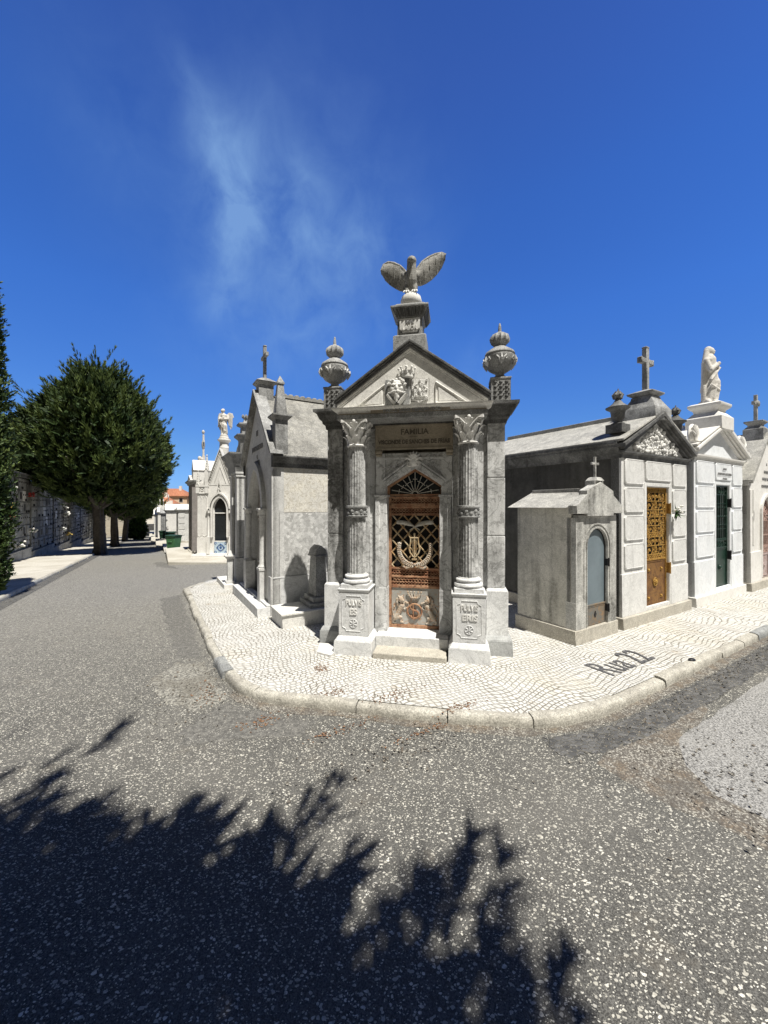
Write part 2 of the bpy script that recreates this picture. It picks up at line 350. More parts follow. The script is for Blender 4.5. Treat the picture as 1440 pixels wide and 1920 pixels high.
def rust(name, a, c2, c3, sc_=7):
    m, t, b = newmat(name); p = wpos(t)
    c = mix(t, rampf(t, noise(t, p, sc_, 7, .7, .5), .38, .6), a, c2); c = mix(t, rampf(t, noise(t, p, sc_*2.7, 6, .7), .5, .68), c, c3)
    t.links.new(c, b.inputs['Base Color']); b.inputs['Roughness'].default_value = .75; bump(t, b, noise(t, p, 90, 4, .7), .4, .003); return m
M['rust'] = rust('rusty_iron', (.27,.12,.065), (.42,.25,.15), (.10,.052,.033), 12)
M['rustpale'] = rust('rusty_painted_iron', (.50,.40,.25), (.36,.22,.10), (.55,.50,.40), 14)
M['rustpanel'] = rust('flaking_grey_paint', (.42,.42,.39), (.34,.33,.30), (.40,.22,.12), 9)
M['lion'] = rust('rust_stained_relief', (.42,.33,.24), (.48,.44,.38), (.36,.17,.08), 16)
M['silver'] = rust('pale_worn_metal', (.55,.54,.50), (.42,.40,.35), (.35,.27,.18), 20)
M['gold'] = rust('golden_rusted_iron', (.27,.14,.030), (.40,.24,.055), (.10,.05,.02), 22)
M['goldpanel'] = rust('golden_brown_sheet_iron', (.14,.068,.028), (.22,.115,.038), (.07,.038,.022), 9)
M['green'] = plain('dark_green_paint', (.012,.035,.025), .35, 0, .3)
M['pinkiron'] = rust('pink_rusted_iron', (.36,.22,.18), (.45,.33,.29), (.16,.08,.06), 14)
M['pinkpanel'] = rust('pink_grey_sheet', (.42,.35,.34), (.36,.28,.27), (.3,.2,.17), 6)
M['bluegrey'] = plain('blue_grey_glass_sheet', (.15,.19,.215), .12, 0, .10, 3)
M['brownpanel'] = rust('brown_rusted_sheet', (.20,.155,.11), (.15,.15,.14), (.27,.17,.09), 8)
M['black'] = plain('dark_void', (.006,.006,.007), .6)
M['glass'] = plain('dark_window_glass', (.012,.016,.02), .08)
M['iron'] = plain('black_iron', (.02,.02,.022), .5)
M['letter'] = plain('engraved_dark_letters', (.11,.095,.075), .9)
M['letterg'] = plain('engraved_grey_letters', (.20,.20,.2), .9)
M['bin'] = plain('green_bin_plastic', (.06,.165,.07), .45, 0, .12, 6)
M['bindark'] = plain('dark_green_bin_plastic', (.02,.05,.03), .5, 0, .12, 6)
M['tyre'] = plain('black_rubber', (.02,.02,.02), .8)
M['flower_w'] = plain('white_petals', (.75,.74,.7), .8); M['flower_r'] = plain('red_petals', (.35,.03,.03), .8); M['flower_y'] = plain('yellow_petals', (.6,.42,.12), .8)
M['stem'] = plain('flower_leaves', (.05,.11,.03), .7)
M['houseW'] = plain('white_render_wall', (.72,.70,.66), .9, 0, .05, 2); M['houseP'] = plain('peach_render_wall', (.68,.52,.38), .9, 0, .05, 2)
M['tile'] = plain('orange_roof_tiles', (.36,.15,.085), .9, 0, .3, 3)
M['tilebl'] = plain('pale_blue_tile', (.42,.52,.60), .3); M['tileb'] = plain('blue_tile_paint', (.05,.11,.28), .3)
M['bark'] = stone('fissured_bark', (.11,.095,.08), (.065,.056,.047), (.03,.026,.022), .8, 7, bs=1.0, streak=.5)
def leafmat(name, a, b_, sc_=1.3):
    m, t, b = newmat(name); p = wpos(t)
    c = mix(t, rampf(t, noise(t, p, sc_, 4, .6), .38, .62), a, b_)
    t.links.new(c, b.inputs['Base Color']); b.inputs['Roughness'].default_value = .6; return m
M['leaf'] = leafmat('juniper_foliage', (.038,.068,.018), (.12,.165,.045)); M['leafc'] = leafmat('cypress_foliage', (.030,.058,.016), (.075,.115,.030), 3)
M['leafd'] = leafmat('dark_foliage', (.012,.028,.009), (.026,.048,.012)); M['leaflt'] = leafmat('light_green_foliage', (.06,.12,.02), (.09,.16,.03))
def ground_mat(kind):
    m, t, b = newmat(kind)
    p = wpos(t); pr = wpos(t, rot=-AR)     # pr: x = t, y = n
    if kind == 'chip_asphalt':
        base = mix(t, rampf(t, noise(t, p, 1.1, 6, .65), .35, .7), (.050,.049,.046), (.078,.076,.070))
        base = mix(t, rampf(t, noise(t, p, 170, 3, .75), .42, .6), base, (.15,.147,.135)); base = mix(t, rampf(t, noise(t, p, 3.1, 7, .75), .55, .68, 0, .35), base, (.16,.14,.11)); base = mix(t, rampf(t, noise(t, pr, .8, 6, .7, .8), .58, .66, 0, .45), base, (.04,.04,.04))
        pd = N(t, 'ShaderNodeTexNoise', Scale=45.0, Detail=2.0); t.links.new(p, pd.inputs['Vector']); pw = mix(t, .022, wpos(t, (1,1.35,1), .5), pd.outputs[1], 'ADD')
        tot = None; hh = None
        for (sc_, th, rnd_) in ((50, .29, .20), (84, .28, .26), (34, .21, .60)):
            vo = N(t, 'ShaderNodeTexVoronoi', Scale=float(sc_), Randomness=1.0); t.links.new(pw, vo.inputs['Vector'])
            sp = t.nodes.new('ShaderNodeSeparateXYZ'); t.links.new(vo.outputs['Color'], sp.inputs[0])
            rad = mathn(t, 'MULTIPLY', sp.outputs[1], th); rad = mathn(t, 'ADD', rad, .10)
            inside = mathn(t, 'LESS_THAN', vo.outputs['Distance'], rad); on = mathn(t, 'GREATER_THAN', sp.outputs[0], rnd_)
            k = mathn(t, 'MULTIPLY', inside, on); tot = k if tot is None else mathn(t, 'MAXIMUM', tot, k)
        cc = mix(t, rampf(t, noise(t, p, 28, 3, .7), .33, .55), (.72,.70,.62), (.40,.385,.335)); c = mix(t, tot, base, cc)
        # worn lighter track and dusty edges
        wear = rampf(t, noise(t, pr, .55, 5, .6), .42, .68); c = mix(t, mathn(t, 'MULTIPLY', wear, .22), c, (.22,.21,.19))
        sy = t.nodes.new('ShaderNodeSeparateXYZ'); t.links.new(pr, sy.inputs[0])
        far = rampf(t, sy.outputs[1], 2.2, 9.0, 0, .62)
        c = mix(t, far, c, mix(t, rampf(t, noise(t, p, 35, 4, .7), .35, .65), (.10,.098,.09), (.34,.33,.305)))
        h = mathn(t, 'ADD', mathn(t, 'MULTIPLY', tot, .6), noise(t, p, 160, 3, .7)); bump(t, b, h, .55, .004)
    elif kind == 'gravel_asphalt':
        c = mix(t, rampf(t, noise(t, p, 75, 6, .85), .42, .57), (.075,.074,.072), (.44,.435,.42))
        c = mix(t, rampf(t, noise(t, p, 1.5, 5, .6), .45, .7, 0, .45), c, (.33,.325,.31)); c = mix(t, rampf(t, noise(t, p, 4, 6, .7), .56, .68, 0, .6), c, (.13,.125,.115))
        bump(t, b, noise(t, p, 120, 4, .75), .8, .008)
    elif kind == 'rubble':
        vo = N(t, 'ShaderNodeTexVoronoi', Scale=95.0); t.links.new(p, vo.inputs['Vector'])
        sp = t.nodes.new('ShaderNodeSeparateXYZ'); t.links.new(vo.outputs['Color'], sp.inputs[0])
        c = mix(t, rampf(t, sp.outputs[0], .2, .9), (.12,.112,.10), (.44,.425,.375)); c = mix(t, rampf(t, noise(t, p, 7, 6, .75), .45, .62, 0, .7), c, (.20,.15,.10)); c = mix(t, rampf(t, noise(t, p, 2.5, 5, .7), .5, .62, 0, .6), c, (.12,.115,.105))
        c = mix(t, rampf(t, vo.outputs['Distance'], .3, .62, 0, .8), c, (.09,.08,.07))
        bump(t, b, vo.outputs['Distance'], .45, .005)
    elif kind == 'dark_setts':
        vo = N(t, 'ShaderNodeTexVoronoi', Scale=1.0, Randomness=.7); vo.feature = 'DISTANCE_TO_EDGE'; v2 = N(t, 'ShaderNodeTexVoronoi', Scale=1.0, Randomness=.7)
        pp = wpos(t, (20,30,10), -AR); pd = N(t, 'ShaderNodeTexNoise', Scale=3.0); t.links.new(p, pd.inputs['Vector']); pp = mix(t, .5, pp, pd.outputs[1], 'ADD')
        t.links.new(pp, vo.inputs['Vector']); t.links.new(pp, v2.inputs['Vector']); sp = t.nodes.new('ShaderNodeSeparateXYZ'); t.links.new(v2.outputs['Color'], sp.inputs[0])
        c = mix(t, sp.outputs[0], (.055,.056,.058), (.13,.13,.13)); c = mix(t, rampf(t, vo.outputs['Distance'], .02, .07, .45, 0), c, (.26,.24,.19))
        c = mix(t, rampf(t, noise(t, p, 70, 3, .7), .60, .68, 0, .7), c, (.5,.47,.4)); bump(t, b, rampf(t, vo.outputs['Distance'], 0, .12), .7, .012)
    elif kind == 'dusty_patch':
        c = mix(t, rampf(t, noise(t, p, 40, 5, .75), .4, .62), (.11,.107,.098), (.36,.35,.31)); c = mix(t, rampf(t, noise(t, p, 3, 5, .6), .45, .65, 0, .6), c, (.13,.12,.10)); bump(t, b, noise(t, p, 90, 4), .6, .006)
    elif kind == 'tar_patch':
        c = mix(t, rampf(t, noise(t, p, 25, 6, .75), .4, .66), (.095,.093,.087), (.19,.185,.17)); c = mix(t, rampf(t, noise(t, p, 90, 2, .7), .62, .67, 0, .8), c, (.55,.53,.47)); bump(t, b, noise(t, p, 70, 4), .6, .005)
    elif kind == 'calcada':
        # limestone cubes laid in drifting rows: warp the plane, then split it in cells
        n1 = N(t, 'ShaderNodeTexNoise', Scale=1.25, Detail=2.0); t.links.new(p, n1.inputs['Vector'])
        n2 = N(t, 'ShaderNodeTexNoise', Scale=9.0, Detail=1.0); t.links.new(p, n2.inputs['Vector'])
        q = mix(t, .45, pr, n1.outputs[1], 'ADD'); q = mix(t, .035, q, n2.outputs[1], 'ADD')
        mpn = t.nodes.new('ShaderNodeMapping'); mpn.inputs['Scale'].default_value = (20.0, 20.5, .01); t.links.new(q, mpn.inputs[0])
        # brick-like rows: shift each row by a random amount
        s3 = t.nodes.new('ShaderNodeSeparateXYZ'); t.links.new(mpn.outputs[0], s3.inputs[0])
        row = mathn(t, 'FLOOR', s3.outputs[1]); off = mathn(t, 'FRACT', mathn(t, 'MULTIPLY', mathn(t, 'SINE', mathn(t, 'MULTIPLY', row, 12.9898)), 43758.5))
        xx = mathn(t, 'ADD', s3.outputs[0], off); cell = mathn(t, 'FLOOR', xx)
        fx = mathn(t, 'FRACT', xx); fy = mathn(t, 'FRACT', s3.outputs[1])
        ex = mathn(t, 'MINIMUM', fx, mathn(t, 'SUBTRACT', 1.0, fx)); ey = mathn(t, 'MINIMUM', fy, mathn(t, 'SUBTRACT', 1.0, fy)); e = mathn(t, 'MINIMUM', ex, ey)
        wob = mathn(t, 'MULTIPLY', mathn(t, 'SUBTRACT', noise(t, p, 45, 2), .5), .16); e = mathn(t, 'ADD', e, wob)
        cv = t.nodes.new('ShaderNodeCombineXYZ'); t.links.new(cell, cv.inputs[0]); t.links.new(row, cv.inputs[1])
        wn = t.nodes.new('ShaderNodeTexWhiteNoise'); wn.noise_dimensions = '3D'; t.links.new(cv.outputs[0], wn.inputs['Vector'])
        c = mix(t, wn.outputs['Value'], (.62,.615,.59), (.50,.495,.47))
        c = mix(t, rampf(t, noise(t, p, .9, 5, .6), .5, .72, 0, .5), c, (.52,.48,.38))
        c = mix(t, rampf(t, noise(t, p, 2.3, 6, .7), .60, .70, 0, .55), c, (.36,.29,.20))
        dirt = rampf(t, noise(t, p, 2.4, 5, .7), .38, .62, .45, 1.0)
        c = mix(t, mathn(t, 'MULTIPLY', rampf(t, e, .05, .13, .9, 0), dirt), c, (.17,.15,.115)); bump(t, b, rampf(t, e, .0, .2), .7, .012)
    elif kind == 'smooth_paving':
        c = mix(t, rampf(t, noise(t, p, 1.2, 6, .65), .4, .65), (.54,.52,.465), (.43,.405,.35)); c = mix(t, rampf(t, noise(t, p, 30, 4, .7), .35, .6, .35, 0), c, (.26,.235,.19)); bump(t, b, noise(t, p, 25, 4), .4, .01)
    elif kind == 'dry_soil':
        c = mix(t, rampf(t, noise(t, p, .8, 7, .7), .4, .65), (.22,.19,.13), (.33,.29,.21))
    elif kind == 'black_basalt': c = mix(t, rampf(t, noise(t, p, 40, 3), .4, .6), (.065,.065,.07), (.12,.12,.125))
    elif kind == 'brown_litter': c = mix(t, rampf(t, noise(t, p, 60, 3), .4, .6), (.12,.065,.04), (.26,.155,.09))
    t.links.new(c, b.inputs['Base Color']); b.inputs['Roughness'].default_value = .92
    return m
for k in ('chip_asphalt','gravel_asphalt','rubble','dark_setts','dusty_patch','tar_patch','calcada','smooth_paving','dry_soil','black_basalt','brown_litter'): M[k] = ground_mat(k)

# ================================================================ ground, roads, pavements
def edge_attr(me, flags):
    a = me.color_attributes.new('edge', 'FLOAT_COLOR', 'POINT')
    for i, f in enumerate(flags): a.data[i].color = (f, f, f, 1)
def sheet(name, pts_tn, z, mat, fray=.0):
    """flat polygon given in street coordinates; fray = width of its broken edge"""
    P = [Vector(p) for p in pts_tn]; n_ = len(P); area = sum(P[i].x*P[(i+1) % n_].y-P[(i+1) % n_].x*P[i].y for i in range(n_))
    if area < 0: P.reverse()
    bm = bmesh.new(); vs = [bm.verts.new(W(p.x, p.y, (min(z, -.0835) if fray else z)+gz(p.y))) for p in P]
    if fray:
        inn = []; rz_ = random.Random(1)
        for i in range(n_):
            d = (P[(i+2) % n_]-P[i-2]).normalized(); q = P[i]+Vector((-d.y, d.x))*fray; inn.append(bm.verts.new(W(q.x, q.y, z+gz(q.y)+.0012*rz_.random())))
        for i in range(n_): j = (i+1) % n_; bm.faces.new((vs[i], vs[j], inn[j], inn[i]))
        bm.faces.new(inn)
    else: bm.faces.new(vs)
    bmesh.ops.triangulate(bm, faces=[q for q in bm.faces if len(q.verts) > 4])
    me = bpy.data.meshes.new(name); bm.to_mesh(me); bm.free()
    if fray: edge_attr(me, [0.0]*n_+[1.0]*n_)
    me.materials.append(frayed(mat) if fray else mat); o = bpy.data.objects.new(name, me); sc.collection.objects.link(o); return struct(o)
FR = {}
def frayed(mat):
    if mat.name in FR: return FR[mat.name]
    m = mat.copy(); m.name = 'frayed_'+mat.name; t = m.node_tree; out = [n for n in t.nodes if n.type == 'OUTPUT_MATERIAL'][0]; b = [n for n in t.nodes if n.type == 'BSDF_PRINCIPLED'][0]
    at = t.nodes.new('ShaderNodeVertexColor'); at.layer_name = 'edge'; p = wpos(t)
    k = mathn(t, 'ADD', at.outputs[0], mathn(t, 'MULTIPLY', mathn(t, 'SUBTRACT', mathn(t, 'ADD', mathn(t, 'MULTIPLY', noise(t, p, 9, 4, .7), .5), mathn(t, 'MULTIPLY', noise(t, p, 70, 3, .7), .5)), .5), 2.6))
    k = mathn(t, 'GREATER_THAN', k, .5); tr = t.nodes.new('ShaderNodeBsdfTransparent'); ms = t.nodes.new('ShaderNodeMixShader')
    t.links.new(k, ms.inputs[0]); t.links.new(tr.outputs[0], ms.inputs[1]); t.links.new(b.outputs[0], ms.inputs[2]); t.links.new(ms.outputs[0], out.inputs[0])
    FR[mat.name] = m; return m
def strip_sheet(name, t0, t1, ns, z, mat):
    mb = MB(); 
    for n in ns: mb.v += [W(t0, n, z+gz(n)), W(t1, n, z+gz(n))]
    for i in range(len(ns)-1): mb.f.append((2*i, 2*i+1, 2*i+3, 2*i+2)); mb.mi.append(0)
    o = mb.build(name, mat, smooth=False, fix=False); return struct(o)
strip_sheet('ground', -900, 900, [-700, -60, 8, 20, 100, 1200], -.13, M['dry_soil'])
strip_sheet('road', -2.45, 60, [-60, -20, 0, 4, 8, 14, 20, 40, 66], -.08, M['chip_asphalt'])
def wavy(pts, amp, seed, step=.12):
    rnd = random.Random(seed); out = []
    for i in range(len(pts)):
        a = Vector(pts[i]); b = Vector(pts[(i+1) % len(pts)]); k = max(1, int((b-a).length/step))
        for j in range(k): q = a+(b-a)*j/k; out.append((q.x+rnd.uniform(-amp,amp), q.y+rnd.uniform(-amp,amp)))
    return out
# side lane right of t = 2.6 has an older, paler surface
sheet('side_road', [(2.61+.05*math.sin(k*1.3)+.03*math.sin(k*3.1), -6+k*.15) for k in range(49)]+[(2.6+.15*k,1.35) for k in range(80)]+[(60,1.35),(60,-6),(14,-6)]+[(14-.6*k,-6) for k in range(1,18)], -.0785, M['gravel_asphalt'], .12)
sheet('road_rubble', wavy([(2.45,1.42),(2.95,1.46),(4.6,1.46),(4.2,1.37),(3.6,1.29),(3.15,1.2),(2.95,1.1),(2.84,.9),(2.80,.5),(2.78,0),(2.76,-1.2),(2.55,-1.3),(2.5,.1),(2.52,.8)], .05, 5, .13), -.0765, M['rubble'], .045)
KERB = [(.53,8.45),(.54,7),(.55,5.01),(.58,4.1),(.62,3.78),(.70,3.52),(.863,3.256),(1.187,2.98),(1.577,2.615),(1.972,2.26),(2.39,1.93),(2.69,1.79),(3.10,1.715),(4.4,1.695),(7,1.68),(45,1.68)]
def offs(path, d):
    out = []
    for i, p in enumerate(path):
        a = Vector(path[max(0,i-1)]); b = Vector(path[min(len(path)-1,i+1)]); q = (b-a).normalized(); out.append((p[0]-q.y*-1*d*-1 if False else p[0]+q.y*d, p[1]-q.x*d))
    return out
def ribbon(name, path, d0, d1, z, mat, wob=0, seed=1, fray0=True):
    rnd = random.Random(seed); fine = []
    for i in range(len(path)-1):
        a = Vector(path[i]); b = Vector(path[i+1]); k = max(1, min(60, int((b-a).length/.15)))
        for j in range(k): fine.append(tuple(a+(b-a)*j/k))
    fine.append(path[-1]); mb = MB(); fl = []; q_ = .22
    L = [offs(fine, d0), offs(fine, d0+(d1-d0)*q_), offs(fine, d1-(d1-d0)*q_), offs(fine, d1)]
    last_ = len(fine)-1
    for rw, row in enumerate(zip(*L)):
        w1 = rnd.uniform(-wob, wob)
        for k, a in enumerate(row): mb.v.append(W(a[0]+w1*(k > 1), a[1]+w1*(k > 1), (min(z, -.0835) if (k == 3 or rw in (0, last_)) else z)+gz(a[1]))); fl.append(0.0 if (k == 3 or (k == 0 and fray0) or rw in (0, last_)) else 1.0)
    for i in range(len(fine)-1):
        for k in range(3): mb.f.append((4*i+k, 4*i+k+1, 4*i+k+5, 4*i+k+4)); mb.mi.append(0)
    me_o = mb.build(name, frayed(mat), smooth=False, fix=False); edge_attr(me_o.data, fl)
    if me_o.data.polygons[0].normal.z < 0: me_o.data.flip_normals()
    return struct(me_o)
# travelling along KERB the road lies on the right-hand side? offset sign picked so that positive = road side
def road_side(path): return offs(path, -1)
SG = 1 if offs([(0,0),(1,0)], 1)[0][1] < 0 else -1
ribbon('gutter_litter', KERB[4:], .0*SG, .10*SG, -.0735, M['rubble'], .015, 4, False)
ribbon('gutter_setts', KERB[10:], .085*SG, .36*SG, -.0720, M['dark_setts'], .012, 7)
sheet('road_patch', wavy([(.5,8.3),(.1,8.0),(.12,6.3),(.22,4.8),(.52,4.6)], .035, 11, .1), -.0780, M['tar_patch'], .06)
sheet('road_patch', wavy([(.52,4.55),(.25,4.7),(-.02,4.35),(.02,3.85),(.3,3.45),(.6,3.55)], .04, 12, .08), -.0765, M['dusty_patch'], .08)
sheet('road_patch', wavy([(.58,3.5),(.3,3.42),(.12,3.2),(.2,2.95),(.5,2.85),(.95,2.7),(1.1,2.82)], .03, 13, .08), -.0755, M['tar_patch'], .06)
sheet('road_patch', wavy([(.1,14.5),(.4,13.6),(.75,13.3),(.62,14.6),(.36,16.4),(-.05,16.2)], .08, 14, .2), -.077, M['tar_patch'], .12)
# corner pavement
sheet('sidewalk', offs(KERB,-SG*.072)+[(45,12),(1.6,9.6),(1.05,9.35),(.66,8.45)], -.001, M['calcada'])
# worn kerb stones
def kerb_run(name, path, seed, w=.085, top=.004, bot=-.17, lens=(.35,.95), mats=None, rnd_h=.011):
    rnd = random.Random(seed); mb = MB(); P = [Vector(p) for p in path]
    cum = [0]
    for i in range(len(P)-1): cum.append(cum[-1]+(P[i+1]-P[i]).length)
    def at(s):
        for i in range(len(P)-1):
            if s <= cum[i+1] or i == len(P)-2:
                f = (s-cum[i])/(cum[i+1]-cum[i]); return P[i]+(P[i+1]-P[i])*f, (P[i+1]-P[i]).normalized()
    s = 0
    while s < cum[-1]-.2:
        L = rnd.uniform(*lens); e = min(s+L, cum[-1]); k = max(2, int((e-s)/.09)); gap = rnd.uniform(.001,.006)
        dz = rnd.uniform(-rnd_h, rnd_h); do = rnd.uniform(-.008, .008); mb.m = 1 if rnd.random() < .12 else 0
        rings = []
        for j in range(k+1):
            f = j/k; c, d = at(s+gap+(e-s-2*gap)*f)
            if 0 < j < k: c2, d2 = at(max(0, s+(e-s)*f-.06)); c3, d3 = at(min(cum[-1], s+(e-s)*f+.06)); d = (d2+d3).normalized()
            rt = Vector((d.y, -d.x))*SG; j_ = rnd.uniform(-.012,.010); endr = .008 if j in (0,k) else 0
            ring = []
            for (o, z) in [(-w, bot), (-w, top+dz-.004), (-.035, top+dz+.004-endr), (-.010+do+j_, top+dz-.001-endr), (.006+do+j_, top+dz-.014-endr), (.010+do+j_, -.05), (.016+do, bot)]:
                q = c+rt*o; ring.append(W(q.x, q.y, z+gz(q.y)))
            rings.append(ring)
        b = len(mb.v); kk = len(rings[0])
        for r_ in rings: mb.v += r_
        for i in range(len(rings)-1):
            for c_ in range(kk):
                c2_ = (c_+1) % kk; mb.f.append((b+i*kk+c_, b+(i+1)*kk+c_, b+(i+1)*kk+c2_, b+i*kk+c2_)); mb.mi.append(mb.m)
        mb.f.append(tuple(b+c_ for c_ in range(kk))); mb.mi.append(mb.m); mb.f.append(tuple(b+(len(rings)-1)*kk+c_ for c_ in range(kk-1,-1,-1))); mb.mi.append(mb.m)
        s = e
    return struct(mb.build(name, mats or [M['kerb'], M['kerbg']], ang=50))
kerb_run('kerb', KERB[:-1]+[(30,1.68)], 5)
kerb_run('kerb', [(1.6,9.6),(1.05,9.35),(.53,8.45)], 6)
# left pavement in front of the columbarium
ns = [-30, 8, 12, 16, 20, 30, 45, 66]
strip_sheet('pavement', -4.62, -2.42, ns, 0.0, M['smooth_paving'])
lk = [(-2.37,-30),(-2.37,2)]+[(-2.37,n) for n in (6,8,12,16,20,22.0)]
SGs = SG; SG = -SG*-1 if False else SG
kerb_run('kerb', [(-2.40,62),(-2.40,40),(-2.40,24),(-2.37,20),(-2.37,14),(-2.37,8),(-2.37,-8)][::-1], 8, w=.10, lens=(.9,1.4))
strip_sheet('gutter', -2.36, -2.12, [-8,4,8,12,16,20,30,50], -.076, M['dark_setts'])
# pavement under the row beyond the side lane
sheet('far_pavement', [(.45,14.8),(.52,19.8),(1.1,20.2),(30,20.2),(30,6),(3.4,12.5)], -.01, M['smooth_paving'])
mb = MB(); mb.pxy([(W(a,b)[0], W(a,b)[1]) for a, b in [(.45,14.8),(.52,19.8),(.60,19.8),(.53,14.9)]], -.7, gz(17)+0.0); 
far_z = gz(14.8)
def flatpoly(name, pts, z, mat, th=.14):
    mb = MB(); mb.pxy([W(a,b)[:2] for a, b in pts], z-th, z); return struct(mb.build(name, mat, smooth=False, bevel=.01))
for o in [x for x in bpy.data.objects if x.name.startswith('far_pavement')]: bpy.data.objects.remove(o)
flatpoly('far_pavement', [(.45,14.85),(.50,19.6),(1.0,19.9),(9,19.9),(14,8.5),(8,11.0),(3.2,13.05)], gz(14.8)+.02, M['smooth_paving'], .5)
for i, (n0, n1) in enumerate(((21.0,26.0),(27.2,34),(35.4,43),(44.5,60))):
    flatpoly('far_pavement', [((.5,.2,-.1,-.3)[i],n0),((.5,.2,-.1,-.3)[i],n1),(6,n1),(6,n0)], gz((n0))-.02, M['smooth_paving'], .9)

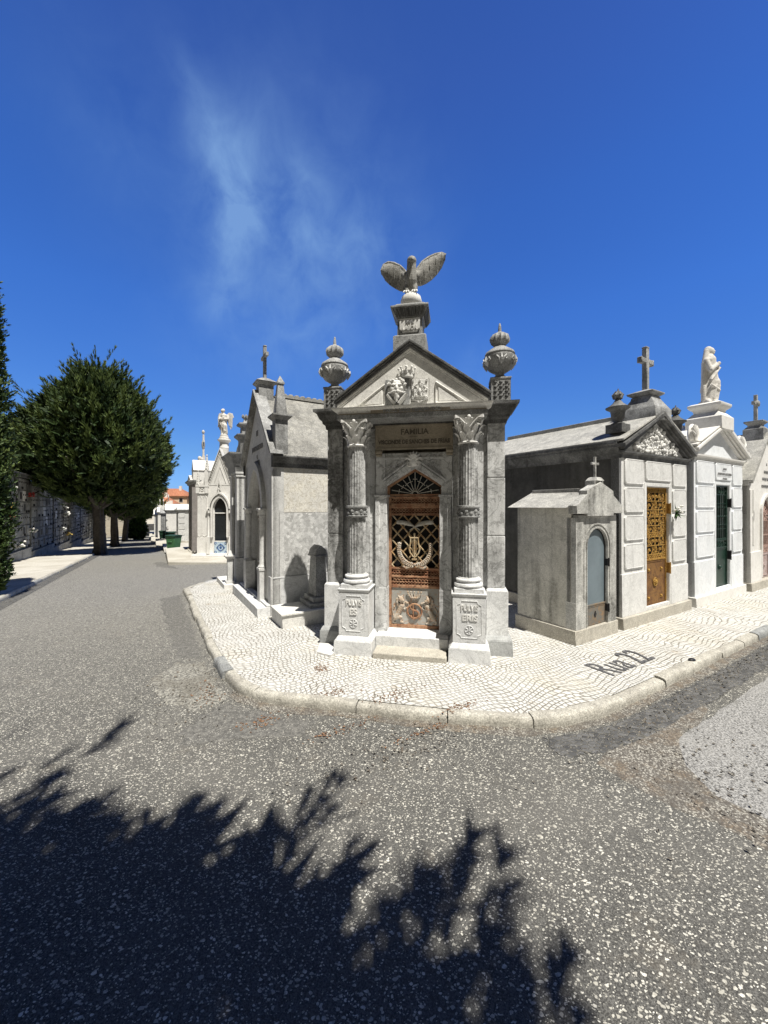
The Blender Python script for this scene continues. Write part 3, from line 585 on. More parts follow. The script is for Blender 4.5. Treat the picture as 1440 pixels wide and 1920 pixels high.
# ================================================================ corner mausoleum
def corner_mausoleum():
    ang = R(-10.4); root = thing('corner_mausoleum', 'ornate grey marble mausoleum on the corner with two fluted columns, gable and rusty door', 'mausoleum', (.2607, 3.989, 0), ang)
    # pedestals and columns
    for s in (-1, 1):
        c = .61*s
        mb = MB(); mb.frus((c-.215,c+.215,-.0,.40), -.03, (c-.205,c+.205,.005,.39), .145); mb.frus((c-.205,c+.205,.005,.39), .145, (c-.165,c+.165,.045,.36), .195)
        mb.box(c-.165,c+.165,.045,.36,.195,.665); mb.frus((c-.165,c+.165,.045,.36), .665, (c-.178,c+.178,.032,.37), .685); mb.box(c-.178,c+.178,.032,.37,.685,.70)
        mb.box(c-.150,c+.150,.06,.35,.70,.745)
        pd = mb.build('pedestal', M['dado'], root, bevel=.004)
        mb = MB()   # sunk-corner frame on the die
        x0, x1, z0, z1, q = c-.125, c+.125, .245, .625, .045
        pts = [(x0+q,z0),(x1-q,z0)]+[(x1-q*math.cos(a), z0+q*math.sin(a)) for a in (PI/2*.34,)]+[(x1,z0+q),(x1,z1-q),(x1-q*.8,z1-q*.55),(x1-q,z1),(x0+q,z1),(x0+q*.8,z1-q*.55),(x0,z1-q),(x0,z0+q),(x0+q*.8,z0+q*.55)]
        pts = [(x0+q,z0),(x1-q,z0),(x1-q*.8,z0+q*.6),(x1,z0+q),(x1,z1-q),(x1-q*.8,z1-q*.6),(x1-q,z1),(x0+q,z1),(x0+q*.8,z1-q*.6),(x0,z1-q),(x0,z0+q),(x0+q*.8,z0+q*.6)]
        mb.tube([(x,.045,z) for x, z in pts], .006, 5, True); mb.build('panel_moulding', M['dado'], pd)
        mb = MB()
        for k in range(6):
            a = PI/2+k*PI/3; ca, sa_ = math.cos(a), math.sin(a)
            mb.add([(c,.034,.33),(c+.038*math.cos(a-.28),.044,.33+.038*math.sin(a-.28)),(c+.043*ca,.036,.33+.043*sa_),(c+.038*math.cos(a+.28),.044,.33+.038*math.sin(a+.28))],[(0,1,2),(0,2,3)])
        mb.ring((c,.043,.33), .044, .005, 18, 4); mb.build('rosette', M['dado'], pd, fix=False)
        if s < 0: text('PULVIS', .084, c+.006,.044,.525, M['relief'], pd, depth=.008, bold=.002, xs=.70); text('ES', .090, c,.044,.425, M['relief'], pd, depth=.008, bold=.0024)
        else: text('PULVIS', .084, c+.004,.044,.525, M['relief'], pd, depth=.008, bold=.002, xs=.70); text('ERIS', .088, c+.008,.044,.425, M['relief'], pd, depth=.008, bold=.0024)
        cy = .20
        mb = MB(); mb.lathe(c, cy, [(.104,.83),(.102,1.0),(.100,1.47)], 96, 20, .13); mb.lathe(c, cy, [(.100,1.60),(.097,1.9),(.093,2.235),(.093,2.25)], 96, 20, .13)
        col = mb.build('column', M['marblehi'], root, ang=60)
        mb = MB(); mb.lathe(c, cy, [(.12,.745),(.146,.752),(.152,.768),(.146,.785),(.128,.79),(.122,.797),(.118,.806),(.130,.812),(.134,.822),(.13,.832),(.114,.838),(.109,.85),(.10,.85)], 40)
        mb.build('column_base', M['dado'], col)
        mb = MB(); mb.lathe(c, cy, [(.10,1.47),(.118,1.475),(.122,1.488),(.108,1.494),(.106,1.562),(.112,1.572),(.124,1.582),(.122,1.60),(.10,1.603)], 40)
        rnd = random.Random(3+s)
        for k in range(14):
            a = 2*PI*k/14; x, y = c+.108*math.cos(a), cy+.108*math.sin(a); mb.blob((x,y,1.53+.012*(-1)**k), .02, .014, .022, 8, 5); mb.blob((x+.005,y,1.51), .012, .012, .01, 6, 4)
        mb.build('column_ring', M['mid'], col)
        mb = MB(); mb.lathe(c, cy, [(.095,2.25),(.108,2.252),(.112,2.262),(.106,2.272),(.09,2.275),(.092,2.36),(.105,2.43),(.135,2.49),(.14,2.505)], 32)
        for row, (zb, zt, n, ph, rr, out) in enumerate(((2.275,2.365,8,0,.093,.055),(2.33,2.445,8,PI/8,.098,.062))):
            for k in range(n):
                a = 2*PI*k/n+ph+.2; u = Vector((math.cos(a), math.sin(a), 0)); v = Vector((-math.sin(a), math.cos(a), 0)); cc = Vector((c,cy,0)); prev = None; idx = []
                for i, (f, o, w_) in enumerate(((0,0,.026),(.35,.006,.034),(.7,.02,.033),(.93,.045,.024),(1.0,.062,.014),(.90,.066,.008))):
                    zz = zb+(zt-zb)*f
                    for q_ in (-1,0,1): p_ = cc+u*(rr+o*out/.062+(.010 if q_ == 0 else 0))+v*w_*q_; idx.append((p_.x,p_.y,zz))
                mb.add(idx, [(i*3+j, i*3+j+1, i*3+j+4, i*3+j+3) for i in range(5) for j in range(2)])
        for sx in (-1,1):
            for sy in (-1,1):
                q_ = Vector((sx,sy,0)).normalized(); e = Vector((c,cy,0))+q_*.172
                for (fx, fy, px_) in ((1,0,sx),(0,1,sy)):
                    pts = []; rs = []
                    for i in range(20):
                        f = i/19; a = -PI/2*.4+f*3.6*PI; r_ = .043*(1-.85*f); l = -r_*math.cos(a)
                        pts.append((e.x-fx*px_*(.026-l*1.0) if fx else e.x, e.y-fy*px_*(.026-l) if fy else e.y, 2.462+r_*math.sin(a))); rs.append(.010*(1-.5*f))
                    mb.tube(pts, rs, 5)
                mb.tube([(c+q_.x*.10,cy+q_.y*.10,2.37),(c+q_.x*.115,cy+q_.y*.115,2.43),(c+q_.x*.15,cy+q_.y*.15,2.475)], [.012,.012,.010], 5)
        for k in range(4):
            a = k*PI/2; mb.blob((c+.135*math.cos(a), cy+.135*math.sin(a), 2.515), .024, .024, .026, 8, 5)
            for e_ in (-1,1): mb.blob((c+.130*math.cos(a)-e_*.03*math.sin(a), cy+.130*math.sin(a)+e_*.03*math.cos(a), 2.50), .014, .014, .018, 6, 4)
            for e_ in (-1,1): mb.tube([(c+.12*math.cos(a)-e_*.01*math.sin(a), cy+.12*math.sin(a)+e_*.01*math.cos(a), 2.41),(c+.135*math.cos(a)-e_*.05*math.sin(a), cy+.135*math.sin(a)+e_*.05*math.cos(a), 2.46),(c+.145*math.cos(a)-e_*.09*math.sin(a), cy+.145*math.sin(a)+e_*.09*math.cos(a), 2.50)], .009, 5)
        ab = []
        for k in range(4):
            a = k*PI/2+PI/4; a2 = a+PI/2
            p0 = Vector((math.cos(a),math.sin(a)))*.215; p1 = Vector((math.cos(a2),math.sin(a2)))*.215; md = (p0+p1)/2*.80
            e0 = (p1-p0).normalized()*.018; ab += [p0-Vector((math.cos(a),math.sin(a)))*.0+e0*.7, (p0*.45+md*.55), md, (p1*.45+md*.55), p1-e0*.7]
        mb.pxy([(c+p_.x, cy+p_.y) for p_ in ab], 2.505, 2.535)
        mb.build('capital', M['relief'], col, fix=False, ang=50)
    # body: walls of the recess, corner piers
    mb = MB(); mb.box(-.97,-.44,.40,.76,.05,2.50); mb.box(.44,.97,.40,.76,.05,2.50); mb.box(-.44,.44,.62,.76,.05,2.50)
    mb.build('wall', M['marble'], root, bevel=.004)
    for s in (-1, 1):
        a, b = (.815, 1.0) if s > 0 else (-1.0, -.815)
        mb = MB(); zs = [.70,1.275,1.905,2.50]
        for i in range(3): mb.box(a,b,.34,.80,zs[i]+.005,zs[i+1]-.005)
        mb.box(a+.008,b-.008,.348,.79,.69,2.50)
        pier = mb.build('corner_pier', M['marble'] if s > 0 else M['marblehi'], root, bevel=.004)
        a2, b2 = (.80,1.03) if s > 0 else (-1.03,-.80)
        mb = MB(); mb.box(a2,b2,.31,.83,.17,.68); mb.frus((a2,b2,.31,.83), .68, (a2+.018,b2-.018,.332,.81), .705); mb.build('pier_dado', M['dado'], pier, bevel=.004)
        a3, b3 = (.76,1.075) if s > 0 else (-1.075,-.76)
        mb = MB(); mb.frus((a3,b3,.26,.87), -.03, (a3+.006,b3-.006,.266,.86), .16); mb.frus((a3+.006,b3-.006,.266,.86), .16, (a3+.03,b3-.03,.30,.84), .20); mb.build('pier_base', M['granite'], pier, bevel=.006)
        # shallow pilaster behind each column
        x0, x1 = (.50,.775) if s > 0 else (-.775,-.50)
        mb = MB(); mb.box(x0,x1,.372,.41,.70,2.5); mb.box(x0-.012,x1+.012,.362,.41,.18,.70); mb.build('rear_pilaster', M['marble'], pier, bevel=.004)
    # steps
    mb = MB(); mb.box(-.40,.40,.20,.52,.0,.165); st = mb.build('upper_step', M['dado'], root, bevel=.008)
    mb = MB(); mb.box(-.385,.385,-.03,.24,-.01,.055); mb.build('lower_step', M['plinth'], root, bevel=.008)
    mb = MB(); mb.pxy([(-1.0,-.02),(-.82,-.08),(-.80,.24),(-1.07,.25)], -.01, .022); mb.build('foot_slab', M['tymp'], root, bevel=.004)
    # door surround
    mb = MB()
    for s in (-1,1):
        a, b = sorted((s*.30, s*.432)); mb.box(a,b,.36,.62,.66,1.70); mb.box(a-.004,b+.004,.35,.62,.16,.66)
        a, b = sorted((s*.288, s*.447)); mb.box(a,b,.345,.60,1.70,1.725)
        a, b = sorted((s*.385, s*.432)); mb.box(a,b,.352,.40,.665,1.695)
        a, b = sorted((s*.318, s*.432)); mb.box(a,b,.372,.62,1.725,2.20)
    mb.pxz([(-.318,1.83),(0.01,2.03),(.338,1.83),(.338,2.20),(-.318,2.20)], .385, .60)
    surround = mb.build('door_surround', M['marble'], root, bevel=.003)
    mb = MB(); mb.chev(.345,1.80,2.045,0,.075,.362,.39,.01); mb.chev(.36,1.815,2.07,.06,.085,.354,.39,.01); mb.build('hood_mould', M['marble'], surround, bevel=.003)
    mb = MB(); rnd = random.Random(8)
    mb.box(-.425,.438,.362,.39,2.125,2.15); mb.box(-.425,-.39,.366,.39,1.75,2.125); mb.box(.402,.438,.366,.39,1.75,2.125)
    for s in (-1,1):
        for k in range(16):
            u = rnd.uniform(.11,.33); zmax = 2.115; zmin = 2.12-.72*(u-.02)+.04
            if zmin > zmax-.02: continue
            z = rnd.uniform(zmin, zmax); mb.spiral((.01+s*u,.375,z), rnd.uniform(.018,.03), .005, 1.3, s, rnd.uniform(0,6), 12)
        for k in range(7): u = .14+k*.028; mb.spiral((.01+s*u,.377,2.10-.33*(u-.1)), .020, .006, 1.2, s*(-1)**k, k, 12)
    mb.build('scrollwork', M['marble'], surround, fix=False)
    mb = MB()    # palmette keystone
    mb.blob((.01,.36,2.10), .06,.03,.06)
    for k in range(-3,4):
        a = PI/2+k*.42; mb.tube([(.01+.02*math.cos(a),.34,2.11+.02*math.sin(a)),(.01+.055*math.cos(a),.325,2.11+.07*math.sin(a)),(.01+.085*math.cos(a)*1.1,.335,2.11+.10*math.sin(a))], [.012,.015,.006], 6)
    for s in (-1,1): mb.spiral((.01+s*.05,.345,2.07), .03, .010, 1.4, s, 0, 14); mb.spiral((.01+s*.085,.35,2.13), .018, .007, 1.2, -s, 0, 12)
    mb.build('keystone_palmette', M['relief'], surround, fix=False)
    mb = MB(); mb.box(-.42,.438,.345,.62,2.24,2.515); mb.box(-.43,.448,.335,.36,2.235,2.258); mb.box(-.43,.448,.335,.36,2.49,2.515); mb.box(-.43,-.41,.335,.36,2.258,2.49); mb.box(.428,.448,.335,.36,2.258,2.49)
    for s in (-1,1):
        x = .01+s*.40; mb.tube([(x-.04,.35,2.215),(x+.04,.35,2.215)], .026, 10); mb.tube([(x-.035,.36,2.18),(x+.035,.36,2.18)], .018, 10)
    ins = mb.build('inscription_slab', M['ochre'], root, bevel=.003)
    text('FAMILIA', .088, .02,.343,2.405, M['letter'], ins, depth=.003, bold=.002, xs=1.0); text('VISCONDE DE SANCHES DE FRIAS', .066, .01,.343,2.300, M['letter'], ins, depth=.003, bold=.002, xs=.80)
    mb = MB(); mb.box(-.035,.055,.340,.346,2.378,2.382); mb.build('inscription_rule', M['letter'], ins)
    # door
    mb = MB(); y = .50
    x0, x1, z0, z1 = -.300, .318, .165, 1.71
    mb.box(x0,x0+.032,y,y+.05,z0,z1); mb.box(x1-.032,x1,y,y+.05,z0,z1)
    for (a, b) in ((z0,.205),(.635,.665),(.757,.775),(.853,.875),(1.485,1.505),(1.577,1.622),(1.69,z1)): mb.box(x0+.03,x1-.03,y+.004,y+.045,a,b)
    mb.box(x0+.03,x1-.03,y+.034,y+.04,.20,.64)
    door = mb.build('door', M['rust'], root, bevel=.003)
    mb = MB()
    for (a, b) in ((.665,.757),(.775,.853),(1.505,1.577),(1.622,1.69)):
        n = 15; w_ = (x1-x0-.064)/n; h = b-a
        mb.m = 0
        for k in range(n):
            cx = x0+.032+w_*(k+.5)
            mb.ring((cx,y+.014,a+h*.30), w_*.42, .0055, 8, 4, 0, PI); mb.ring((cx+w_/2 if k < n-1 else cx,y+.014,a+h*.62), w_*.42, .0055, 8, 4, 0, PI)
            mb.box(cx-.004,cx+.004,y+.01,y+.018,a,a+h*.3)
        mb.box(x0+.032,x1-.032,y+.008,y+.020,b-.009,b); mb.box(x0+.032,x1-.032,y+.008,y+.020,a,a+.008)
        mb.m = 1; mb.box(x0+.032,x1-.032,y+.028,y+.032,a,b); mb.m = 0
    mb.build('scalloped_band', [M['rust'], plain('dark_rust', (.10,.035,.018), .9)], door, fix=False)
    # lattice
    mb = MB(); zl0, zl1 = .875, 1.485; xl0, xl1 = x0+.03, x1-.03; sp = .148
    def clipl(c_, sg):
        pts = []
        for xx in (xl0, xl1):
            zz = sg*(xx)*1.12+c_
            pts.append((xx, zz))
        (xa, za), (xb, zb) = pts
        def cl(x, z):
            if z < zl0: return ((zl0-c_)/(sg*1.12), zl0)
            if z > zl1: return ((zl1-c_)/(sg*1.12), zl1)
            return (x, z)
        if max(za, zb) <= zl0 or min(za, zb) >= zl1: return None
        return cl(xa, za), cl(xb, zb)
    k = -8
    for sg in (-1, 1):
        for k in range(-10, 22):
            c_ = zl0+.03+k*sp; r_ = clipl(c_, sg)
            if r_:
                (xa, za), (xb, zb) = r_
                if abs(xa-xb) > .01: mb.tube([(xa,y+.018+.006*sg,za),(xb,y+.018+.006*sg,zb)], .0088, 4, flat=.5)
    mb.build('lattice', M['rustpale'], door, fix=False)
    mb = MB(); mb.box(xl0,xl1,y+.085,y+.095,.2,1.70); mb.build('dark_interior', M['black'], door)
    # crossed quills
    for s in (-1,1):
        mb = MB(); a0 = Vector((.01-s*.06, y-.012, 1.315)); a1 = Vector((.01+s*.215, y-.014, 1.435 if False else 1.405)); pts = []; rs = []
        for i in range(12):
            f = i/11; p_ = a0+(a1-a0)*f; p_.z += .03*math.sin(f*PI); pts.append(tuple(p_)); rs.append(.005 if f < .25 else .006+.018*min(1,(f-.25)/.2)*(1 if f < .93 else .75))
        mb.tube(pts, rs, 8, flat=.45); mb.build('quill', M['silver'], door)
    # lyre
    mb = MB()
    for s in (-1,1): mb.tube([(.005+s*.012,y-.008,1.0),(.005+s*.05,y-.008,1.05),(.005+s*.062,y-.008,1.10),(.005+s*.045,y-.008,1.17),(.005+s*.045,y-.008,1.22),(.005+s*.068,y-.008,1.255)], [.008,.009,.010,.009,.008,.006], 6)
    mb.tube([(.005-.05,y-.008,1.225),(.005+.05,y-.008,1.225)], .008, 6); mb.tube([(.005,y-.006,.985),(.005,y-.006,1.27)], .009, 6)
    for dx in (-.018,.018): mb.tube([(.005+dx,y-.006,1.03),(.005+dx,y-.006,1.225)], .0035, 4)
    mb.blob((.005,y-.008,1.27), .012,.01,.014); mb.box(-.025,.035,y-.014,y+.0,.965,.985); mb.build('lyre', M['rustpale'], door)
    # laurel wreath
    mb = MB(); rnd = random.Random(2)
    for s in (-1,1):
        pts = []
        for i in range(15):
            f = i/14; a = -PI/2+s*(f*1.75+.05); pts.append(Vector((.01+.185*math.cos(a)*1.0, y-.012, 1.10+.195*math.sin(a)-.0)))
        mb.tube([tuple(p_) for p_ in pts], .006, 5)
        for i, p_ in enumerate(pts):
            d = (pts[min(i+1,14)]-pts[max(i-1,0)]).normalized()
            for q_ in (-1,0,1):
                dd = (d*1.0+Vector((-d.z,0,d.x))*q_*.9).normalized(); L = .050*(1-.35*i/14)
                mb.tube([tuple(p_),tuple(p_+dd*L*.5+Vector((0,-.010,0))),tuple(p_+dd*L+Vector((0,-.003,0)))], [.005,.015,.002], 5, flat=.6)
        e = Vector((.01+s*.015,y-.014,.915)); mb.tube([(.01,y-.012,.915),(.01-s*.05,y-.016,.885),(.01-s*.10,y-.016,.875),(.01-s*.135,y-.014,.895),(.01-s*.12,y-.014,.915)], [.007,.012,.016,.012,.005], 6, flat=.7)
    mb.blob((.01,y-.018,.915), .02,.012,.018); mb.build('laurel_wreath', M['lion'], door)
    # lower relief panel: crown, two lions, monogram
    mb = MB(); mb.box(x0+.032,x1-.032,y+.016,y+.033,.205,.635); pn = mb.build('relief_panel', M['rustpanel'], door, bevel=.002)
    mb = MB(); cx = .005; zc = .535
    mb.tube([(cx-.058,y+.004,zc),(cx-.03,y-.006,zc-.008),(cx,y-.008,zc-.010),(cx+.03,y-.006,zc-.008),(cx+.058,y+.004,zc)], .010, 6)
    for k in range(5):
        a = (k-2)*.42; bx, tx = cx+.10*math.sin(a)*.62, cx+.105*math.sin(a); mb.tube([(bx,y,zc),(tx,y-.002,zc+.045)], [.012,.007], 5); mb.blob((tx,y-.003,zc+.055), .012,.009,.012, 8, 5)
    mb.build('crown', M['lion'], pn)
    mb = MB()
    for s in (-1,1):
        def P(u, z, d=0): return (cx+s*u, y+.012+d, z)
        mb.caps(P(.150,.425), .036, P(.195,.335), .030, 4); mb.caps(P(.195,.335), .030, P(.225,.285), .033, 3)
        mb.blob((cx+s*.158,y-.004,.500), .030,.026,.036, 10, 7); mb.blob((cx+s*.132,y-.014,.490), .017,.016,.015, 8, 6); mb.blob((cx+s*.185,y-.0,.530), .010,.012,.014); mb.blob((cx+s*.145,y-.0,.537), .010,.012,.014)
        for k in range(16):
            a = k*.41; q_ = 1.0 if k % 2 else .72; mb.blob((cx+s*(.175+.036*q_*math.cos(a)), y+.006, .476+.054*q_*math.sin(a)), .014,.013,.020, 8, 5)
        mb.caps(P(.150,.43), .015, P(.108,.470), .011, 4); mb.caps(P(.108,.470), .011, P(.082,.455), .014, 2); mb.caps(P(.155,.40), .015, P(.115,.385), .011, 4); mb.caps(P(.115,.385), .011, P(.092,.40), .013, 2)
        mb.caps(P(.215,.29,-.004), .026, P(.160,.290,-.004), .018, 4); mb.caps(P(.160,.290), .013, P(.165,.235), .011, 4); mb.caps(P(.165,.235), .012, P(.138,.228), .012, 2)
        mb.caps(P(.235,.28), .020, P(.255,.235), .012, 3); mb.caps(P(.255,.232), .012, P(.232,.222), .011, 2)
        mb.caps(P(.250,.30), .007, P(.262,.37), .007, 6); mb.caps(P(.262,.37), .007, P(.238,.41), .012, 4)
    mb.merged('lion_pair', M['lion'], pn, .0045, 1)
    mb = MB(); mb.tube([(cx+.048*math.cos(a)*(1 if True else 1), y+.0, .415+.0+.038*math.sin(a)) for a in [R(40+ i*230/12) for i in range(13)]]+[(cx+.050*math.cos(a), y+.0, .332+.045*math.sin(a)) for a in [R(90-i*250/13) for i in range(14)]], .0105, 6)
    mb.tube([(cx-.015,y-.004,.455),(cx-.015,y-.004,.275)], .008, 6); mb.tube([(cx-.035,y-.003,.455),(cx+.005,y-.003,.455)], .006, 5); mb.tube([(cx-.035,y-.003,.278),(cx+.005,y-.003,.278)], .006, 5)
    mb.ring((cx,y+.012,.365), .085, .010, 20, 5); mb.build('monogram', M['rust'], pn, fix=False)
    mb = MB(); mb.box(.296,.322,y-.018,y+.0,.765,.80); mb.build('lock', M['iron'], door)
    # fanlight
    mb = MB(); ty = y+.01
    def tri(o): return [(-.318+.022+o*1.6,1.715+o),(.01,2.02-o*1.25),(.338-.022-o*1.6,1.715+o)]
    A, B = tri(0), tri(.022)
    A = [(-.318,1.715),(-.318,1.825),(.01,2.03),(.338,1.825),(.338,1.715)]; B = [(-.288,1.735),(-.288,1.815),(.01,2.0),(.308,1.815),(.308,1.735)]
    n = 5; vs = [(x,ty,z) for x, z in A]+[(x,ty,z) for x, z in B]+[(x,ty+.04,z) for x, z in A]+[(x,ty+.04,z) for x, z in B]; fs = []
    for i in range(n): j = (i+1) % n; fs += [(i,j,n+j,n+i),(n+i,n+j,3*n+j,3*n+i),(2*n+i,3*n+i,3*n+j,2*n+j),(i,2*n+i,2*n+j,j)]
    mb.add(vs, fs); fl = mb.build('fanlight', M['rust'], root)
    mb = MB(); c0 = (.01, 1.735)
    for k in range(9):
        a = R(10+k*20); L = min(.285/max(1e-3,abs(math.cos(a))), .265/(abs(math.sin(a))+.62*abs(math.cos(a))))*.97
        d = (math.cos(a), math.sin(a)); mb.tube([(c0[0]+.035*d[0],ty+.01,c0[1]+.035*d[1]),(c0[0]+L*d[0],ty+.01,c0[1]+L*d[1])], .005, 5)
        q_ = L*.68; e = (-d[1]*.026, d[0]*.026); mb.tube([(c0[0]+q_*d[0]-e[0],ty+.008,c0[1]+q_*d[1]-e[1]),(c0[0]+q_*d[0]+e[0],ty+.008,c0[1]+q_*d[1]+e[1])], .004, 4)
    mb.ring((c0[0],ty+.01,c0[1]), .034, .006, 12, 5, 0, PI); mb.build('radiating_bars', M['silver'], fl, fix=False)
    mb = MB(); mb.pxz([(-.30,1.72),(-.30,1.83),(.01,2.02),(.32,1.83),(.32,1.72)], ty+.028, ty+.034); mb.build('pane', M['glass'], fl)
    # entablature over the columns
    mb = MB(); mb.box(-.80,.80,.055,.42,2.535,2.585); en = mb.build('architrave', M['mid'], root, bevel=.004)
    mb = MB(); mb.box(-.785,.785,.07,.60,2.585,2.64); mb.box(-.42,.42,.05,.1,2.588,2.642); mb.build('architrave_soffit', M['ochre'], en)
    mb = MB(); mb.mould([(-.77,.60),(-.77,.09),(.77,.09),(.77,.60)], [(0,2.585),(.012,2.59),(.02,2.60),(.022,2.615),(.05,2.625),(.075,2.64),(.08,2.655),(0,2.66)][::1]); mb.box(-.77,.77,.09,.6,2.585,2.658)
    mb.build('portico_cornice', M['tymp'], root)
    text('PARCE DEUS REMEMORAS', .072, .02,.044,2.592, M['mid'], en, depth=.006, bold=.002, xs=.72)
    # body cornice
    prof = [(0,2.49),(.015,2.49),(.02,2.53),(.045,2.55),(.05,2.575),(.075,2.60),(.095,2.645),(.10,2.665),(.13,2.675),(.133,2.705),(0,2.712)]
    mb = MB(); mb.mould([(-.79,.34),(-1.0,.34),(-1.0,.80)][::-1], prof); mb.mould([(.79,.34),(1.0,.34),(1.0,.80)], prof)
    mb.mould([(1.0,.80),(-1.0,.80)], prof); mb.box(-1.0,1.0,.35,.80,2.49,2.708)
    mb.build('cornice', M['dark'], root, ang=30)
    # pediment: tympanum and raking cornices
    ap = 3.235
    mb = MB(); mb.pxz([(-.78,2.655),(.78,2.655),(0,ap+.0)], .085, .60); tp = mb.build('tympanum', M['tymp'], root, smooth=False)
    for s in (-1,1):   # sunk triangular panels: raised fillets
        mb = MB(); pts = [(s*.27,2.675),(s*.27,2.675+.22),(s*.58,2.675)] ; mb.tube([(x,.080,z) for x, z in pts], .017, 4, True); pts = [(s*.30,2.69),(s*.30,2.69+.15),(s*.50,2.69)]; mb.pxz(pts, .073, .087)
        mb.build('triangular_panel', M['tymp'], tp, bevel=.003)
    # thickness layers, from the inside out
    mb = MB(); W_ = .815
    mb.chev(.79,2.655,ap,-.0,.022,.078,.62); mb.chev(.80,2.655,ap,.018,.040,.068,.62)
    mb.build('raking_bed_mould', M['tymp'], root, bevel=.003)
    mb = MB(); mb.chev(.815,2.64,ap,.042,.072,.056,.88); mb.chev(.825,2.64,ap,.070,.092,.044,.88); mb.chev(.83,2.64,ap,.090,.118,.030,.88)
    rc = mb.build('raking_cornice', M['dark'], root, bevel=.004)
    mb = MB(); mb.pxz([(-.97,2.70),(.97,2.70),(0,3.30)], .62, .86); mb.build('roof', M['mid'], root, smooth=False)
    # portrait, coat of arms, crown
    mb = MB(); mb.box(-.265,-.005,.065,.14,2.665,2.945); mb.box(-.275,.285,.055,.14,2.655,2.668); bk = mb.build('relief_block', M['mid'], tp, bevel=.004)
    mb = MB(); fx, fy, fz = -.135, .060, 2.835
    def grow(q): q.v = [(fx+(x-fx)*1.22, fy+(y-fy)*1.1, 2.845+(z-2.85)*1.12) for x, y, z in q.v]
    mb.blob((fx,fy+.005,fz+.01), .068,.055,.092, 14, 10); mb.blob((fx,fy-.01,fz+.055), .055,.035,.035, 12, 8)
    mb.blob((fx+.003,fy-.055,fz+.002), .013,.022,.026); mb.blob((fx+.003,fy-.046,fz+.028), .010,.014,.025)
    for s in (-1,1):
        mb.blob((fx+s*.028,fy-.045,fz+.036), .024,.012,.009); mb.blob((fx+s*.038,fy-.035,fz+.0), .018,.018,.020)
        mb.caps((fx+s*.010,fy-.058,fz-.030), .015, (fx+s*.060,fy-.040,fz-.040), .009, 4); mb.caps((fx+s*.060,fy-.04,fz-.040), .009, (fx+s*.078,fy-.034,fz-.030), .005, 2)
        mb.blob((fx+s*.074,fy+.01,fz+.005), .012,.014,.022)
    mb.caps((fx,fy-.048,fz-.055), .020, (fx,fy-.045,fz-.115), .012, 5); mb.blob((fx-.012,fy-.045,fz-.085), .013,.014,.02); mb.blob((fx+.014,fy-.045,fz-.08), .013,.014,.02)
    grow(mb); mb.merged('portrait_head', M['relief'], bk, .005, 2)
    mb = MB(); rnd = random.Random(4)
    for k in range(34):
        a = rnd.uniform(R(5),R(175)); q_ = rnd.uniform(.85,1.08); mb.blob((fx+.074*q_*math.cos(a), fy-.015+rnd.uniform(-.02,.015), fz+.028+.072*q_*math.sin(a)), .014,.013,.010+.005*rnd.random(), 7, 5)
    grow(mb); mb.build('curled_hair', M['relief'], bk)
    mb = MB()
    for s in (-1,1):
        mb.add([(fx+s*.016,fy-.03,fz-.15),(fx+s*.095,fy-.035,fz-.055),(fx+s*.118,fy+.0,fz-.05),(fx+s*.10,fy+.03,fz-.12),(fx+s*.03,fy+.0,fz-.168)], [(0,1,2,3,4)])
        mb.tube([(fx+s*.012,fy-.038,fz-.155),(fx+s*.055,fy-.04,fz-.11),(fx+s*.098,fy-.036,fz-.055)], [.006,.011,.008], 6)
    mb.build('coat_lapels', M['relief'], bk, fix=False)
    mb = MB(); mb.box(.005,.215,.085,.14,2.69,2.945); mb.box(.215,.27,.10,.14,2.665,2.965); mb.box(.018,.19,.070,.09,2.715,2.93)
    mb.pxz([(.02,2.715),(.06,2.708),(.10,2.685),(.14,2.708),(.18,2.715)], .068, .10)
    ca = mb.build('coat_of_arms', M['relief'], tp, bevel=.003)
    mb = MB(); rnd = random.Random(6)
    mb.pxz([(.045,2.745),(.165,2.745),(.165,2.82),(.14,2.84),(.07,2.84),(.045,2.82)], .055, .075)
    for k in range(60):
        a = rnd.uniform(0,6.28); q_ = math.sqrt(rnd.random()); x = .105+.068*q_*math.cos(a); z = 2.812+.078*q_*math.sin(a); mb.blob((x,.060,z), rnd.uniform(.004,.009), .014, rnd.uniform(.004,.009), 6, 4)
    for x in (.033,.105,.178):
        for z in (2.735,2.82,2.915):
            if x == .105 and z != 2.915: continue
            for k in range(4): a = k*PI/2+.4; mb.blob((x+.009*math.cos(a),.064,z+.009*math.sin(a)), .007,.01,.007, 6, 4)
    mb.blob((.105,.05,2.80), .016,.012,.028); mb.build('heraldic_carving', M['relief'], ca)
    mb = MB(); cx, cz = -.03, 3.00
    mb.lathe(cx,.075,[(.052,cz-.05),(.066,cz-.045),(.066,cz-.022),(.058,cz-.018),(.060,cz),(.072,cz+.018),(.066,cz+.018),(.05,cz-.0)], 28)
    for k in range(9):
        a = 2*PI*k/9-PI/2; x, y2 = cx+.072*math.cos(a), .075+.072*math.sin(a)
        mb.tube([(cx+.060*math.cos(a),.075+.060*math.sin(a),cz-.01),(cx+.082*math.cos(a),.075+.082*math.sin(a),cz+.030)], [.016,.008], 6); mb.blob((cx+.088*math.cos(a),.075+.088*math.sin(a),cz+.044), .013,.013,.015, 8, 6)
    mb.blob((cx,.05,cz+.06), .012,.012,.018); mb.build('crown', M['relief'], tp)
    # eagle pedestal
    ex, ey = -.03, .47
    mb = MB(); mb.sq(ex,ey,[(.185,3.05),(.185,3.50),(.165,3.515)]); mb.sq(ex,ey,[(.145,3.51),(.138,3.72)]); mb.sq(ex,ey,[(.138,3.70),(.15,3.71),(.155,3.72),(.20,3.80),(.212,3.81),(.212,3.832),(.19,3.84),(.15,3.875),(.12,3.878)])
